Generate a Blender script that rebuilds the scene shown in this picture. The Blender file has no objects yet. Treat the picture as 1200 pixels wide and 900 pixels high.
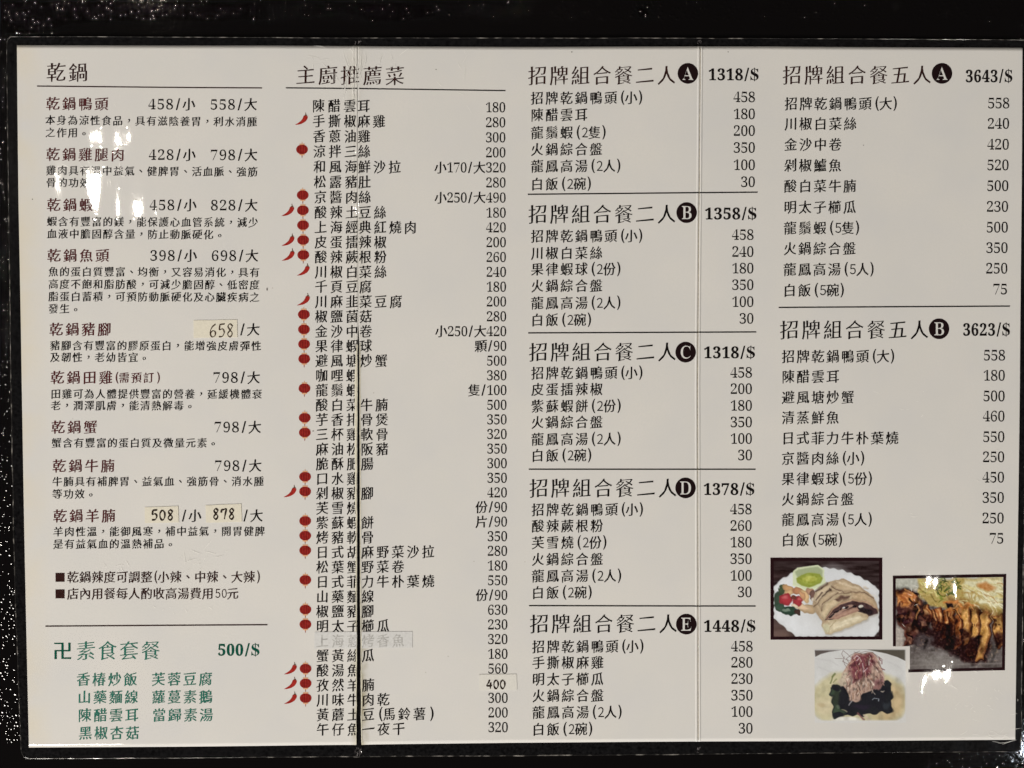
import bpy, bmesh, math, random
import numpy as np
from mathutils import Vector, Euler
random.seed(7); RNG = np.random.RandomState(11)
S = bpy.context.scene
COL = S.collection

# ------------------------------------------------------------------ camera
FPX = 950.0                                   # focal length in pixels of the 1200 x 900 photograph
CR = (-0.02210323867325807, -0.012023317597366278, -0.0026646614890170396)
CP = (-0.009420490966620808, 0.01365001628212687, 0.34151163869493056)
cam = bpy.data.cameras.new('camera'); cam.sensor_width = 36.0; cam.lens = FPX / 1200 * 36
cam.clip_start = 0.01; cam.clip_end = 20
co = bpy.data.objects.new('camera', cam); COL.objects.link(co)
co.location = CP; co.rotation_euler = Euler(CR, 'XYZ'); S.camera = co

# ------------------------------------------------------------------ world (a dim room), exposure
w = bpy.data.worlds.new('World'); S.world = w; w.use_nodes = True
w.node_tree.nodes['Background'].inputs[0].default_value = (1.0, 0.93, 0.84, 1)
w.node_tree.nodes['Background'].inputs[1].default_value = 0.018
S.view_settings.view_transform = 'Standard'; S.view_settings.look = 'None'
S.view_settings.exposure = 0; S.view_settings.gamma = 1; S.view_settings.use_curve_mapping = False

# ------------------------------------------------------------------ lamps of the room and an added fill
def lamp(name, loc, power, radius, col):
    l = bpy.data.lights.new(name, 'POINT'); l.energy = power; l.shadow_soft_size = radius; l.color = col
    o = bpy.data.objects.new(name, l); COL.objects.link(o); o.location = loc
def area(name, loc, aim, power, sx, sy, col):
    l = bpy.data.lights.new(name, 'AREA'); l.energy = power; l.shape = 'RECTANGLE'; l.size = sx; l.size_y = sy; l.color = col
    o = bpy.data.objects.new(name, l); COL.objects.link(o); o.location = loc
    o.rotation_euler = (Vector(aim) - Vector(loc)).to_track_quat('-Z', 'Y').to_euler()

# a flat point of the menu seen at photograph pixel (u, v); the whole layout was surveyed this way
RM = np.array(Euler(CR, 'XYZ').to_matrix())
def w2(u, v):
    u = np.asarray(u, float); v = np.asarray(v, float)
    d = np.stack([(u - 600) / FPX, (450 - v) / FPX, -np.ones_like(u)], -1) @ RM.T
    t = -CP[2] / d[..., 2]
    return np.stack([CP[0] + d[..., 0] * t, CP[1] + d[..., 1] * t], -1)
def mirror_lamp(u, v, h):
    p = w2(u, v); k = (h + CP[2]) / CP[2]
    return (CP[0] + (p[0] - CP[0]) * k, CP[1] + (p[1] - CP[1]) * k, h)
WARM = (1.0, 0.925, 0.82)
lamp('ceiling_spot', mirror_lamp(133, 222, 1.45), 19, 0.019, WARM)
lamp('ceiling_spot', mirror_lamp(130, 160, 1.45), 4.5, 0.007, WARM)
lamp('ceiling_spot', mirror_lamp(1092, 688, 1.45), 9.5, 0.009, (1.0, 0.94, 0.85))
lamp('ceiling_spot', mirror_lamp(1106, 790, 1.45), 10, 0.010, (1.0, 0.94, 0.85))
lamp('far_cool_lamp', mirror_lamp(1216, 880, 1.9), 2.2, 0.02, (0.80, 0.90, 1.0))
lamp('far_warm_lamp', mirror_lamp(170, -25, 1.9), 1.3, 0.016, (1.0, 0.86, 0.70))
area('added_soft_fill', (-2.0, -2.3, 1.7), (0, 0, 0), 163, 1.0, 0.8, (1.0, 0.95, 0.875))  # added broad fill that softens the spots, not a lamp of the room

# ------------------------------------------------------------------ colours and materials
def lin(c):
    c = np.asarray(c, float) / 255
    return np.where(c <= 0.04045, c / 12.92, ((c + 0.055) / 1.055) ** 2.4)
PAPER_SEEN = lin((203, 196, 183)); PAPER_ALB = np.array((0.66, 0.655, 0.64))
def ink(c):                                   # print colour as photographed -> reflectance
    return np.clip(lin(c) / PAPER_SEEN * PAPER_ALB, 0.004, 0.9)

def film_normal(nt):                          # the wavy, dented laminate film over paper and print
    N = nt.nodes; L = nt.links
    g = N.new('ShaderNodeNewGeometry')
    def noise(scale, detail, sx=1, sy=1, rot=0.0, dist=0.0):
        m = N.new('ShaderNodeMapping'); m.inputs['Scale'].default_value = (sx, sy, 1); m.inputs['Rotation'].default_value = (0, 0, rot); m.inputs['Location'].default_value = (2.22, 5.46, 0)
        L.new(g.outputs['Position'], m.inputs['Vector'])
        n = N.new('ShaderNodeTexNoise'); n.inputs['Scale'].default_value = scale; n.inputs['Detail'].default_value = detail
        n.inputs['Distortion'].default_value = dist
        L.new(m.outputs[0], n.inputs['Vector']); return n.outputs['Fac']
    def bump(h, dist, prev=None):
        b = N.new('ShaderNodeBump'); b.inputs['Distance'].default_value = dist; b.inputs['Strength'].default_value = 1
        L.new(h, b.inputs['Height'])
        if prev: L.new(prev, b.inputs['Normal'])
        return b.outputs[0]
    a = bump(noise(14, 0.0, 1.4, 0.9), 0.0008)
    b = bump(noise(36, 0.0, 2.6, 0.9, 0.15), 0.00030, a)
    r = N.new('ShaderNodeMapRange'); r.inputs['From Min'].default_value = 0.60; r.inputs['From Max'].default_value = 0.72
    L.new(noise(420, 1.0, 0.7, 1.3), r.inputs['Value'])
    return bump(r.outputs[0], 0.0000028, b)

def mat(name, rgb, rough=0.7, coat=1.0, film=True, var=0.0, stain=None, spec=0.0, coat_rough=0.024, metallic=0.0):
    m = bpy.data.materials.new(name); m.use_nodes = True; nt = m.node_tree
    p = nt.nodes['Principled BSDF']
    p.inputs['Base Color'].default_value = (*rgb, 1); p.inputs['Roughness'].default_value = rough
    p.inputs['Specular IOR Level'].default_value = spec; p.inputs['Coat Weight'].default_value = coat
    p.inputs['Coat Roughness'].default_value = coat_rough; p.inputs['Metallic'].default_value = metallic
    if film and coat > 0: nt.links.new(film_normal(nt), p.inputs['Coat Normal'])
    if var > 0:
        g = nt.nodes.new('ShaderNodeNewGeometry'); n = nt.nodes.new('ShaderNodeTexNoise')
        n.inputs['Scale'].default_value = 900; n.inputs['Detail'].default_value = 3
        nt.links.new(g.outputs['Position'], n.inputs['Vector'])
        r = nt.nodes.new('ShaderNodeMapRange'); r.inputs['From Min'].default_value = 0.3; r.inputs['From Max'].default_value = 0.7
        nt.links.new(n.outputs['Fac'], r.inputs['Value'])
        mx = nt.nodes.new('ShaderNodeMix'); mx.data_type = 'RGBA'
        mx.inputs[6].default_value = (*[c * (1 - var) for c in rgb], 1); mx.inputs[7].default_value = (*[min(1, c * (1 + var) + 0.02 * var) for c in rgb], 1)
        nt.links.new(r.outputs[0], mx.inputs[0]); nt.links.new(mx.outputs[2], p.inputs['Base Color'])
    return m

def paper_material():
    m = mat('laminated_paper', PAPER_ALB, rough=0.9); nt = m.node_tree; N = nt.nodes; L = nt.links; p = N['Principled BSDF']
    g = N.new('ShaderNodeNewGeometry'); sep = N.new('ShaderNodeSeparateXYZ'); L.new(g.outputs['Position'], sep.inputs[0])
    def noise(scale, detail, src=None):
        n = N.new('ShaderNodeTexNoise'); n.inputs['Scale'].default_value = scale; n.inputs['Detail'].default_value = detail
        L.new(g.outputs['Position'], n.inputs['Vector']); return n
    def mixc(f, a, b):
        x = N.new('ShaderNodeMix'); x.data_type = 'RGBA'
        for i, s in ((0, f), (6, a), (7, b)):
            if hasattr(s, 'default_value'): L.new(s, x.inputs[i])
            elif i == 0: x.inputs[0].default_value = s
            else: x.inputs[i].default_value = (*s, 1)
        return x.outputs[2]
    def mr(v, a, b, c=0.0, d=1.0):
        r = N.new('ShaderNodeMapRange'); L.new(v, r.inputs['Value'])
        for k, x in zip(('From Min', 'From Max', 'To Min', 'To Max'), (a, b, c, d)): r.inputs[k].default_value = x
        return r.outputs[0]
    def mul(a, b):
        x = N.new('ShaderNodeMath'); x.operation = 'MULTIPLY'; L.new(a, x.inputs[0]); L.new(b, x.inputs[1]); return x.outputs[0]
    A = PAPER_ALB
    c = mixc(mr(noise(30, 4).outputs['Fac'], 0.3, 0.7), A * (0.945, 0.945, 0.965), A * (1.035, 1.015, 1.0))      # faint mottling
    c = mixc(mr(noise(75, 3).outputs['Fac'], 0.35, 0.75, 0, 0.5), c, A * (1.015, 1.0, 0.965))
    c = mixc(mr(noise(1400, 2).outputs['Fac'], 0.3, 0.7, 0, 0.55), c, A * 0.955)                                 # paper grain
    # yellowed left edge and hand-soiled fold, broken up by noise
    e = mr(sep.outputs['X'], -0.2105, -0.199, 0.5, 0.0)
    c = mixc(mul(e, mr(noise(60, 4).outputs['Fac'], 0.3, 0.65)), c, A * (1.0, 0.90, 0.68))
    fold = N.new('ShaderNodeMath'); fold.operation = 'SUBTRACT'; L.new(sep.outputs['X'], fold.inputs[0]); fold.inputs[1].default_value = float(w2(420, 600)[0])
    ab = N.new('ShaderNodeMath'); ab.operation = 'ABSOLUTE'; L.new(fold.outputs[0], ab.inputs[0])
    f1 = mr(ab.outputs[0], 0.0005, 0.0042, 1, 0)
    low = mr(sep.outputs['Y'], -0.075, -0.125, 0.15, 1.0)
    c = mixc(mul(mul(f1, low), mr(noise(170, 4).outputs['Fac'], 0.35, 0.6, 0.1, 1)), c, A * (0.50, 0.44, 0.24))
    # sparse small specks of dirt
    v = N.new('ShaderNodeTexVoronoi'); v.inputs['Scale'].default_value = 95; L.new(g.outputs['Position'], v.inputs['Vector'])
    sc = N.new('ShaderNodeSeparateColor'); L.new(v.outputs['Color'], sc.inputs[0])
    dot = mul(mr(v.outputs['Distance'], 0.016, 0.035, 0.55, 0), mr(sc.outputs[0], 0.80, 0.82))
    c = mixc(dot, c, A * (0.45, 0.40, 0.33))
    L.new(c, p.inputs['Base Color'])
    return m

M = {
 'paper': paper_material(),
 'black': mat('black_print', ink((20, 16, 14)), var=0.2),
 'brown': mat('brown_print', ink((46, 24, 20)), var=0.25),
 'redbrown': mat('red_brown_print', ink((74, 30, 30)), var=0.2),
 'green': mat('green_print', ink((44, 100, 82)), var=0.15),
 'darkgreen': mat('dark_green_print', ink((14, 72, 54)), var=0.15),
 'dot': mat('badge_black_print', ink((28, 16, 16))),
 'knock': mat('badge_letter_paper', PAPER_ALB * 0.98),
 'red': mat('lantern_red_print', ink((134, 34, 28)), var=0.22),
 'redline': mat('lantern_rib_print', ink((88, 16, 14))),
 'gold': mat('lantern_gold_print', ink((205, 150, 110))),
 'chilli': mat('chilli_red_print', ink((148, 38, 30)), var=0.2),
 'stem': mat('chilli_stem_print', ink((92, 66, 48))),
 'frame': mat('photo_frame_print', ink((34, 14, 16)), var=0.1),
 'sticker': mat('cream_sticker', ink((205, 194, 170)), coat=0.3, film=False, coat_rough=0.3, var=0.04),
 'tape': mat('grey_tape', ink((195, 189, 178)), coat=0.5, film=False, coat_rough=0.25, var=0.06),
 'clearlabel': mat('pale_sticker', ink((203, 195, 179)), coat=0.4, film=False, coat_rough=0.25, var=0.03),
 'pen': mat('ballpoint_ink', ink((66, 52, 40)), coat=0, film=False, var=0.4),
 'marker': mat('marker_ink', ink((44, 34, 26)), coat=0, film=False, var=0.3),
 'ghost': mat('faded_print', ink((169, 163, 152)), var=0.25),
 'worn_shaded': mat('worn_shaded_fold_paper', ink((198, 188, 162)), coat=0.6, var=0.12, coat_rough=0.2),  # rubbed paper; the tan also paints in shading beside the crack
 'grime': mat('fold_grime', ink((132, 118, 92)), coat=0.4, var=0.5),
}

def board_material():
    m = mat('black_laminate', (0.0032, 0.0030, 0.0036), rough=0.5, coat=1.0, coat_rough=0.05, var=0.3)
    return m
M['board'] = board_material()

def plastic_edge_material():                  # frayed edge of the laminate film; pale noise colour paints in its glints
    m = bpy.data.materials.new('film_edge_painted_glints'); m.use_nodes = True; nt = m.node_tree; N = nt.nodes; L = nt.links
    p = N['Principled BSDF']; g = N.new('ShaderNodeNewGeometry'); n = N.new('ShaderNodeTexNoise')
    n.inputs['Scale'].default_value = 260; n.inputs['Detail'].default_value = 5; L.new(g.outputs['Position'], n.inputs['Vector'])
    r = N.new('ShaderNodeValToRGB'); r.color_ramp.elements[0].position = 0.48; r.color_ramp.elements[0].color = (0.012, 0.011, 0.011, 1)
    r.color_ramp.elements[1].position = 0.72; r.color_ramp.elements[1].color = (0.30, 0.28, 0.26, 1)
    L.new(n.outputs['Fac'], r.inputs[0]); L.new(r.outputs[0], p.inputs['Base Color'])
    p.inputs['Roughness'].default_value = 0.28; p.inputs['Coat Weight'].default_value = 0.6; p.inputs['Coat Roughness'].default_value = 0.15
    b = N.new('ShaderNodeBump'); b.inputs['Distance'].default_value = 0.0003; L.new(n.outputs['Fac'], b.inputs['Height']); L.new(b.outputs[0], p.inputs['Normal'])
    return m
M['edge'] = plastic_edge_material()

def table_material():                         # glossy black, very slightly uneven
    m = bpy.data.materials.new('glossy_black_table'); m.use_nodes = True; nt = m.node_tree; N = nt.nodes; L = nt.links
    p = N['Principled BSDF']; g = N.new('ShaderNodeNewGeometry')
    n = N.new('ShaderNodeTexNoise'); n.inputs['Scale'].default_value = 300; n.inputs['Detail'].default_value = 4; L.new(g.outputs['Position'], n.inputs['Vector'])
    b = N.new('ShaderNodeBump'); b.inputs['Distance'].default_value = 0.00004; L.new(n.outputs['Fac'], b.inputs['Height']); L.new(b.outputs[0], p.inputs['Normal'])
    p.inputs['Base Color'].default_value = (0.0035, 0.003, 0.0032, 1); p.inputs['Roughness'].default_value = 0.055
    return m
M['table'] = table_material()

# ------------------------------------------------------------------ object helpers
def link(name, me, parent=None, label=None):
    o = bpy.data.objects.new(name, me); COL.objects.link(o)
    if parent is not None: o.parent = parent
    if label: o['label'] = label
    return o
def mesh(name, V, F, mats, idx=None, smooth=False):
    me = bpy.data.meshes.new(name); me.from_pydata([tuple(map(float, p)) for p in V], [], [tuple(map(int, f)) for f in F])
    for m in mats: me.materials.append(m)
    if idx is not None: me.polygons.foreach_set('material_index', np.asarray(idx, dtype=np.int32))
    if smooth: me.polygons.foreach_set('use_smooth', [True] * len(me.polygons))
    me.update(); return me

# ------------------------------------------------------------------ the setting: table top
tb = bmesh.new()
bmesh.ops.create_grid(tb, x_segments=8, y_segments=8, size=0.5)
tm = bpy.data.meshes.new('table_surface'); tb.to_mesh(tm); tb.free(); tm.materials.append(M['table'])
table = link('table_surface', tm); table.location = (0, 0, -0.0016); table['kind'] = 'structure'
table['label'] = 'pebbled glossy black table top under the menu'

# raised grain of the table top: thousands of low irregular beads, absent from the smooth front strip
def grain():
    r = np.random.RandomState(4); sp = 0.00165; V = []; F = []
    xs = np.arange(-0.33, 0.33, sp); ys = np.arange(-0.26, 0.27, sp * 0.87)
    K = 8; a = np.arange(K) / K * 2 * np.pi
    c0 = np.array([[0, 0]] + [[0.33 * math.cos(t), 0.33 * math.sin(t)] for t in a] + [[0.68 * math.cos(t + .39), 0.68 * math.sin(t + .39)] for t in a] + [[math.cos(t), math.sin(t)] for t in a])
    hh = np.array([1.0] + [0.89] * K + [0.54] * K + [0.0] * K)
    f0 = [(0, 1 + i, 1 + (i + 1) % K) for i in range(K)]
    for q in (1, 1 + K):
        for i in range(K): f0.append((q + i, q + K + i, q + K + (i + 1) % K, q + (i + 1) % K)) if q == 1 else f0.append((q + i, q + K + (i + 1) % K, q + (i + 1) % K)) or f0.append((q + i, q + K + i, q + K + (i + 1) % K))
    P = []
    for j, y in enumerate(ys):
        for x in xs + (j % 2) * sp / 2:
            if -0.196 < x < 0.208 and -0.143 < y < 0.158: continue              # covered by the menu
            if y < -0.1465 and x < 0.168 + 0.004 * math.sin(y * 900): continue   # smooth front strip
            if r.rand() < 0.30: continue
            P.append((x + r.randn() * sp * .16, y + r.randn() * sp * .16, sp * r.uniform(.24, .56), r.uniform(.04, .30), r.uniform(0, 6.28)))
    n = 1 + 3 * K
    P = np.array(P); ca, sa = np.cos(P[:, 4])[:, None], np.sin(P[:, 4])[:, None]
    ex = P[:, 2:3] * r.uniform(.75, 1.25, (len(P), 1))
    X = c0[None, :, 0] * ex; Y = c0[None, :, 1] * P[:, 2:3]
    X, Y = X * ca - Y * sa, X * sa + Y * ca
    Z = hh[None] * P[:, 2:3] * P[:, 3:4] + (X * r.randn(len(P), 1) + Y * r.randn(len(P), 1)) * 0.03 - 0.00001
    V = np.stack([X + P[:, 0:1], Y + P[:, 1:2], Z], -1).reshape(-1, 3)
    F = [tuple(i + k * n for i in f) for k in range(len(P)) for f in f0]
    me = mesh('raised_grain', V, F, [M['table']], smooth=True)
    o = link('raised_grain', me, table); o['kind'] = 'stuff'; return o
grain()

# ------------------------------------------------------------------ shape of the lying sheet
ph = RNG.rand(6) * 6.28
def zs(u, v):
    """height of the paper above its mean plane"""
    u = np.asarray(u, float); v = np.asarray(v, float)
    z = 0.00015 * np.sin(u / 61 + ph[0]) * np.sin(v / 83 + ph[1]) + 0.00013 * np.sin(u / 150 + v / 190 + ph[2])
    k = np.clip((v - 330) / 500, 0, 1)
    z = z + (0.00022 + 0.00025 * k) * np.exp(-np.abs(u - 420) / 9.0)               # lips of the cracked fold lift
    z = z + (1 - k * 1.5).clip(0, 1) * (0.00016 * np.clip(1 - np.abs(u - 414.6) / 1.4, 0, 1) + 0.00020 * np.clip(1 - np.abs(u - 417.6) / 1.2, 0, 1))
    d = np.abs(u - fold2(v))
    z = z + 0.00018 * np.clip((3.4 - d) / 1.4, 0, 1) - 0.00015 * np.clip((1.5 - d) / 1.0, 0, 1)
    return z + 0.00006 * np.sin(v / 17 + u / 40) * np.exp(-np.abs(u - 416) / 26.0)
def fold2(v): return np.interp(v, [50, 450, 870], [820.6, 817.6, 818.2])
def crack_l(v): return np.interp(v, [50, 380, 402, 560, 700, 800, 872], [419.4, 420.1, 419.4, 418.7, 418.5, 418.1, 417.7])
def crack_r(v): return np.interp(v, [50, 380, 402, 560, 700, 800, 845, 872], [419.5, 420.2, 421.4, 421.9, 422.2, 423.2, 423.0, 423.6])
def top_y(u): return np.interp(u, [20, 310, 418, 620, 900, 1199], [53, 53.2, 54.2, 55, 54.4, 56])
def bot_y(u): return np.interp(u, [34, 310, 415, 600, 900, 1190], [876, 874, 873, 870.4, 868.5, 867])
def left_x(v): return np.interp(v, [53, 240, 440, 680, 876], [20, 21.6, 25, 30, 34])
def right_x(v): return np.interp(v, [55, 220, 450, 660, 867], [1198.3, 1197.5, 1195.3, 1192, 1190])

menu = bpy.data.objects.new('menu', None); COL.objects.link(menu); menu.location = (0, 0, -0.0016)
menu['label'] = 'open laminated tri-fold menu with Chinese dish names, prices and three food photos'
menu['category'] = 'menu'
MENU_Z = 0.0016
def W3(u, v, dz=0.0):
    p = w2(u, v); z = zs(u, v) + dz + MENU_Z
    return np.concatenate([p, np.asarray(z)[..., None]], -1)

def panel(name, Lf, Rf, us):
    nv = 190; us = np.asarray(us); n = len(us)
    ts = np.linspace(0, 1, nv)
    U = np.zeros((nv, n)); V = np.zeros((nv, n))
    for i, t in enumerate(ts):
        vv = 55 + t * 817
        U[i] = Lf(vv) + (Rf(vv) - Lf(vv)) * us
        V[i] = top_y(U[i]) + (bot_y(U[i]) - top_y(U[i])) * t
    top = W3(U, V).reshape(-1, 3)
    F = []
    for i in range(nv - 1):
        for j in range(n - 1):
            a = i * n + j; F.append((a, a + n, a + n + 1, a + 1))
    rim = [j for j in range(n)] + [i * n + n - 1 for i in range(1, nv)] + [(nv - 1) * n + j for j in range(n - 2, -1, -1)] + [i * n for i in range(nv - 2, 0, -1)]
    low = top[rim].copy(); low[:, 2] = MENU_Z - 0.00043
    base = len(top); R = len(rim)
    for k in range(R):
        F.append((rim[k], rim[(k + 1) % R], base + (k + 1) % R, base + k))
    me = mesh(name, np.vstack([top, low]), F, [M['paper']], smooth=True)
    return link(name, me, menu)
u_fine = lambda a, b, lo, hi, px: np.unique(np.concatenate([np.linspace(0, 1, 60), np.linspace(0, lo, 28), np.linspace(1 - hi, 1, 34)]))
panelA = panel('paper_panel', left_x, crack_l, u_fine(0, 0, 0.02, 0.08, 1))
panelB = panel('paper_panel', crack_r, lambda v: fold2(v), u_fine(0, 0, 0.08, 0.014, 1))
panelC = panel('paper_panel', lambda v: fold2(v), right_x, u_fine(0, 0, 0.014, 0.02, 1))
panelA['label'] = 'left panel of the menu, ending at the cracked fold'
panelB['label'] = 'middle panel of the menu, between the two folds'
panelC['label'] = 'right panel of the menu, with the food photos'

# ------------------------------------------------------------------ black backing board and its film edge
def smooth_path(P, n):
    P = np.asarray(P, float); d = np.r_[0, np.cumsum(np.hypot(*np.diff(P, axis=0).T))]
    s = np.linspace(0, d[-1], n); return np.stack([np.interp(s, d, P[:, 0]), np.interp(s, d, P[:, 1])], -1)
OUT = [(12, 42.5), (120, 42.6), (400, 44), (800, 44.2), (1000, 45), (1204, 46.5), (1207.5, 50), (1206, 220), (1203, 450), (1200, 660), (1197.5, 862), (1196, 878),
       (1190, 881.3), (1000, 882.5), (780, 884.6), (600, 886), (424, 886.8), (420, 888.2), (416, 887), (200, 889), (32, 889.6), (27, 888), (24, 882), (19.5, 760), (15.8, 660), (12.2, 440), (9.4, 240), (7.6, 120), (7, 60), (7.6, 46)]
path = smooth_path(OUT + [OUT[0]], 901)[:-1]
wob = np.convolve(RNG.randn(930), np.ones(9) / 9, 'same')[:900] * 0.35
cen = np.array([603, 465.0])
dirn = (path - cen) / np.linalg.norm(path - cen, axis=1)[:, None]
path = path + dirn * wob[:, None]
def ring(off, z):
    p = w2(*(path - dirn * off).T); return np.c_[p, np.full(len(p), z)]
n = len(path)
rings = [ring(0, -0.0000 + 0.0001), ring(0, MENU_Z - 0.00065), ring(0.7, MENU_Z - 0.00042), ring(2.2, MENU_Z - 0.00042)]
V = np.vstack(rings); F = []
for r_ in range(3):
    for k in range(n): F.append((r_ * n + k, r_ * n + (k + 1) % n, (r_ + 1) * n + (k + 1) % n, (r_ + 1) * n + k))
F.append(tuple(3 * n + k for k in range(n)))
me = mesh('backing_board', V, F, [M['board']])
bmb = bmesh.new(); bmb.from_mesh(me); bmesh.ops.recalc_face_normals(bmb, faces=bmb.faces); bmb.to_mesh(me); bmb.free()
link('backing_board', me, menu)
# film edge: a thin flat lip of plastic that stands a little outside the board, notched and frayed, its glints painted in
fr = np.clip(np.convolve(RNG.randn(930), np.ones(4) / 4, 'same')[:900] * 0.5, -0.6, 1.2)
def ring2(off, z): 
    p = w2(*(path + dirn * (off)[:, None]).T); return np.c_[p, z]
o1 = 0.15 + 0.0 * fr; o2 = 0.75 + fr * 0.45
V = np.vstack([ring2(-0.55 + o1 * 0, np.full(n, MENU_Z - 0.00039)), ring2(o1, MENU_Z - 0.00033 + 0.00006 * fr), ring2(o2, MENU_Z - 0.00050 + 0.0 * fr), ring2(o2, np.full(n, MENU_Z - 0.0006))])
F = []
for r_ in range(3):
    for k in range(n): F.append((r_ * n + k, r_ * n + (k + 1) % n, (r_ + 1) * n + (k + 1) % n, (r_ + 1) * n + k))
me = mesh('film_edge', V, F, [M['edge']], smooth=False)
bmb = bmesh.new(); bmb.from_mesh(me); bmesh.ops.recalc_face_normals(bmb, faces=bmb.faces); bmb.to_mesh(me); bmb.free()
link('film_edge', me, menu, 'frayed clear film edge around the black border, glints painted into its colour')

# ------------------------------------------------------------------ glyphs of the print
GL = {}
SERIF = {str(i): chr(0x1D7CE + i) for i in range(10)}
for i, c in enumerate('ABCDE'): SERIF[c] = chr(0x1D400 + i)
SERIF['S'] = chr(0x1D412)
def raw_glyph(ch, res=3):
    c = bpy.data.curves.new('g', 'FONT'); c.body = ch; c.size = 1; c.resolution_u = res
    o = bpy.data.objects.new('g', c)
    me = o.to_mesh()
    nv = len(me.vertices); V = np.zeros(nv * 3); me.vertices.foreach_get('co', V); V = V.reshape(-1, 3)[:, :2].copy()
    F = [tuple(p.vertices) for p in me.polygons]
    o.to_mesh_clear(); bpy.data.objects.remove(o); bpy.data.curves.remove(c)
    key = {}; mp = []; out = []                      # weld
    for p in V:
        k = (round(p[0], 5), round(p[1], 5))
        if k not in key: key[k] = len(out); out.append(p)
        mp.append(key[k])
    V = np.array(out); G = []
    for f in F:
        f = tuple(mp[i] for i in f)
        if len(set(f)) == len(f): G.append(f)
    return V, G
def reshape_strokes(V, F, ax, ay):
    """move outlines: ax = change of width for upright strokes, ay = for level strokes (em, per side)"""
    cnt = {}
    for f in F:
        for i in range(len(f)):
            a, b = f[i], f[(i + 1) % len(f)]; cnt.setdefault((min(a, b), max(a, b)), []).append((a, b, f))
    acc = {}
    for e in cnt.values():
        if len(e) != 1: continue
        a, b, f = e[0]; d = V[b] - V[a]; l = np.hypot(*d)
        if l < 1e-7: continue
        nrm = np.array([d[1], -d[0]]) / l
        cc = V[list(f)].mean(0)
        if np.dot(nrm, cc - V[a]) > 0: nrm = -nrm
        dist = ax * nrm[0] ** 2 + ay * nrm[1] ** 2
        for k in (a, b): acc.setdefault(k, []).append((nrm, dist))
    out = V.copy()
    for k, l in acc.items():
        if len(l) == 2:
            (n1, d1), (n2, d2) = l; A = np.array([n1, n2]); det = np.linalg.det(A)
            if abs(det) > 0.3: s = np.linalg.solve(A, [d1, d2])
            else: s = (n1 * d1 + n2 * d2) / 2
        else: s = sum(nn * dd for nn, dd in l) / len(l)
        m = np.hypot(*s); lim = 2.2 * max(abs(ax), abs(ay))
        if m > lim: s = s * lim / m
        out[k] = V[k] + s
    return out
def brush_ends(V, F):
    """widen or pinch the ends of the strokes as a written hand does"""
    cnt = {}
    for f in F:
        for i in range(len(f)):
            a, b = f[i], f[(i + 1) % len(f)]; cnt.setdefault((min(a, b), max(a, b)), []).append((a, b, f))
    E = []; at = {}
    for e in cnt.values():
        if len(e) == 1:
            a, b, f = e[0]; E.append((a, b, f)); at.setdefault(a, []).append(len(E) - 1); at.setdefault(b, []).append(len(E) - 1)
    out = V.copy()
    for k, (a, b, f) in enumerate(E):
        d = V[b] - V[a]; l = np.hypot(*d)
        if not 0.03 < l < 0.115 or len(at[a]) != 2 or len(at[b]) != 2: continue
        d = d / l; nrm = np.array([d[1], -d[0]])
        if np.dot(nrm, V[list(f)].mean(0) - V[a]) > 0: nrm = -nrm
        ok = True
        for p, other in ((a, b), (b, a)):
            j = [q for q in at[p] if q != k][0]; ea, eb, _ = E[j]; o = eb if ea == p else ea
            dd = V[o] - V[p]; L_ = np.hypot(*dd)
            if L_ < l * 0.9 or np.dot(dd / L_, -nrm) < 0.75: ok = False
        if not ok: continue
        nx, ny = nrm
        if nx > 0.8: fac, sh = 0.42, np.array([0.0, 0.010])
        elif nx < -0.8: fac, sh = -0.10, np.array([-0.012, 0.0])
        elif ny > 0.8: fac, sh = 0.22, np.array([-0.010, 0.012])
        elif ny < -0.8: fac, sh = -0.38, np.array([0.0, -0.012])
        elif nx < 0 and ny < 0: fac, sh = -0.75, nrm * 0.03
        elif nx > 0 and ny < 0: fac, sh = -0.15, nrm * 0.02
        else: fac, sh = 0.15, nrm * 0.01
        m = (V[a] + V[b]) / 2
        for p in (a, b): out[p] = out[p] + (V[p] - m) * fac + sh
    return out
def glyph(ch, kind):
    """kind: 'kai' (thin level strokes rising to the right), 'num' regular serif figures, 'bold' serif bold, 'sans'"""
    key = (ch, kind)
    if key in GL: return GL[key]
    if ch == '$':
        V, F = raw_glyph(SERIF['S']); lo, hi = V.min(0), V.max(0); cx = (lo[0] + hi[0]) / 2; k = len(V)
        bar = np.array([[cx - .022, lo[1] - .06], [cx + .022, lo[1] - .06], [cx + .022, hi[1] + .06], [cx - .022, hi[1] + .06]])
        V = np.vstack([V, bar]); F = list(F) + [(k, k + 1, k + 2, k + 3)]
    elif kind in ('num', 'bold') and ch in SERIF:
        V, F = raw_glyph(SERIF[ch], 4)
        V = reshape_strokes(V, F, -0.022, 0.002) if kind == 'num' else reshape_strokes(V, F, 0.012, 0.006)
    elif kind == 'num2':
        V, F = raw_glyph(chr(ord(ch) - 48 + 0xFF10)); V = reshape_strokes(V, F, 0.004, 0.0)
    else:
        V, F = raw_glyph(ch)
        V = reshape_strokes(V, F, 0.020, -0.004) if kind == 'kai' else reshape_strokes(V, F, 0.012, -0.012)
        if ord(ch) > 0x3100 and ch != '■': V = brush_ends(V, F)
        if ord(ch) > 0x3000 and ch not in '、，。■卍':
            V = V + np.stack([0 * V[:, 0], (V[:, 0] - 0.5) * 0.075], -1)
            V = V + np.stack([(V[:, 1] - 0.38) * 0.02, 0 * V[:, 0]], -1)
    GL[key] = (V, F); return GL[key]

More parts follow.
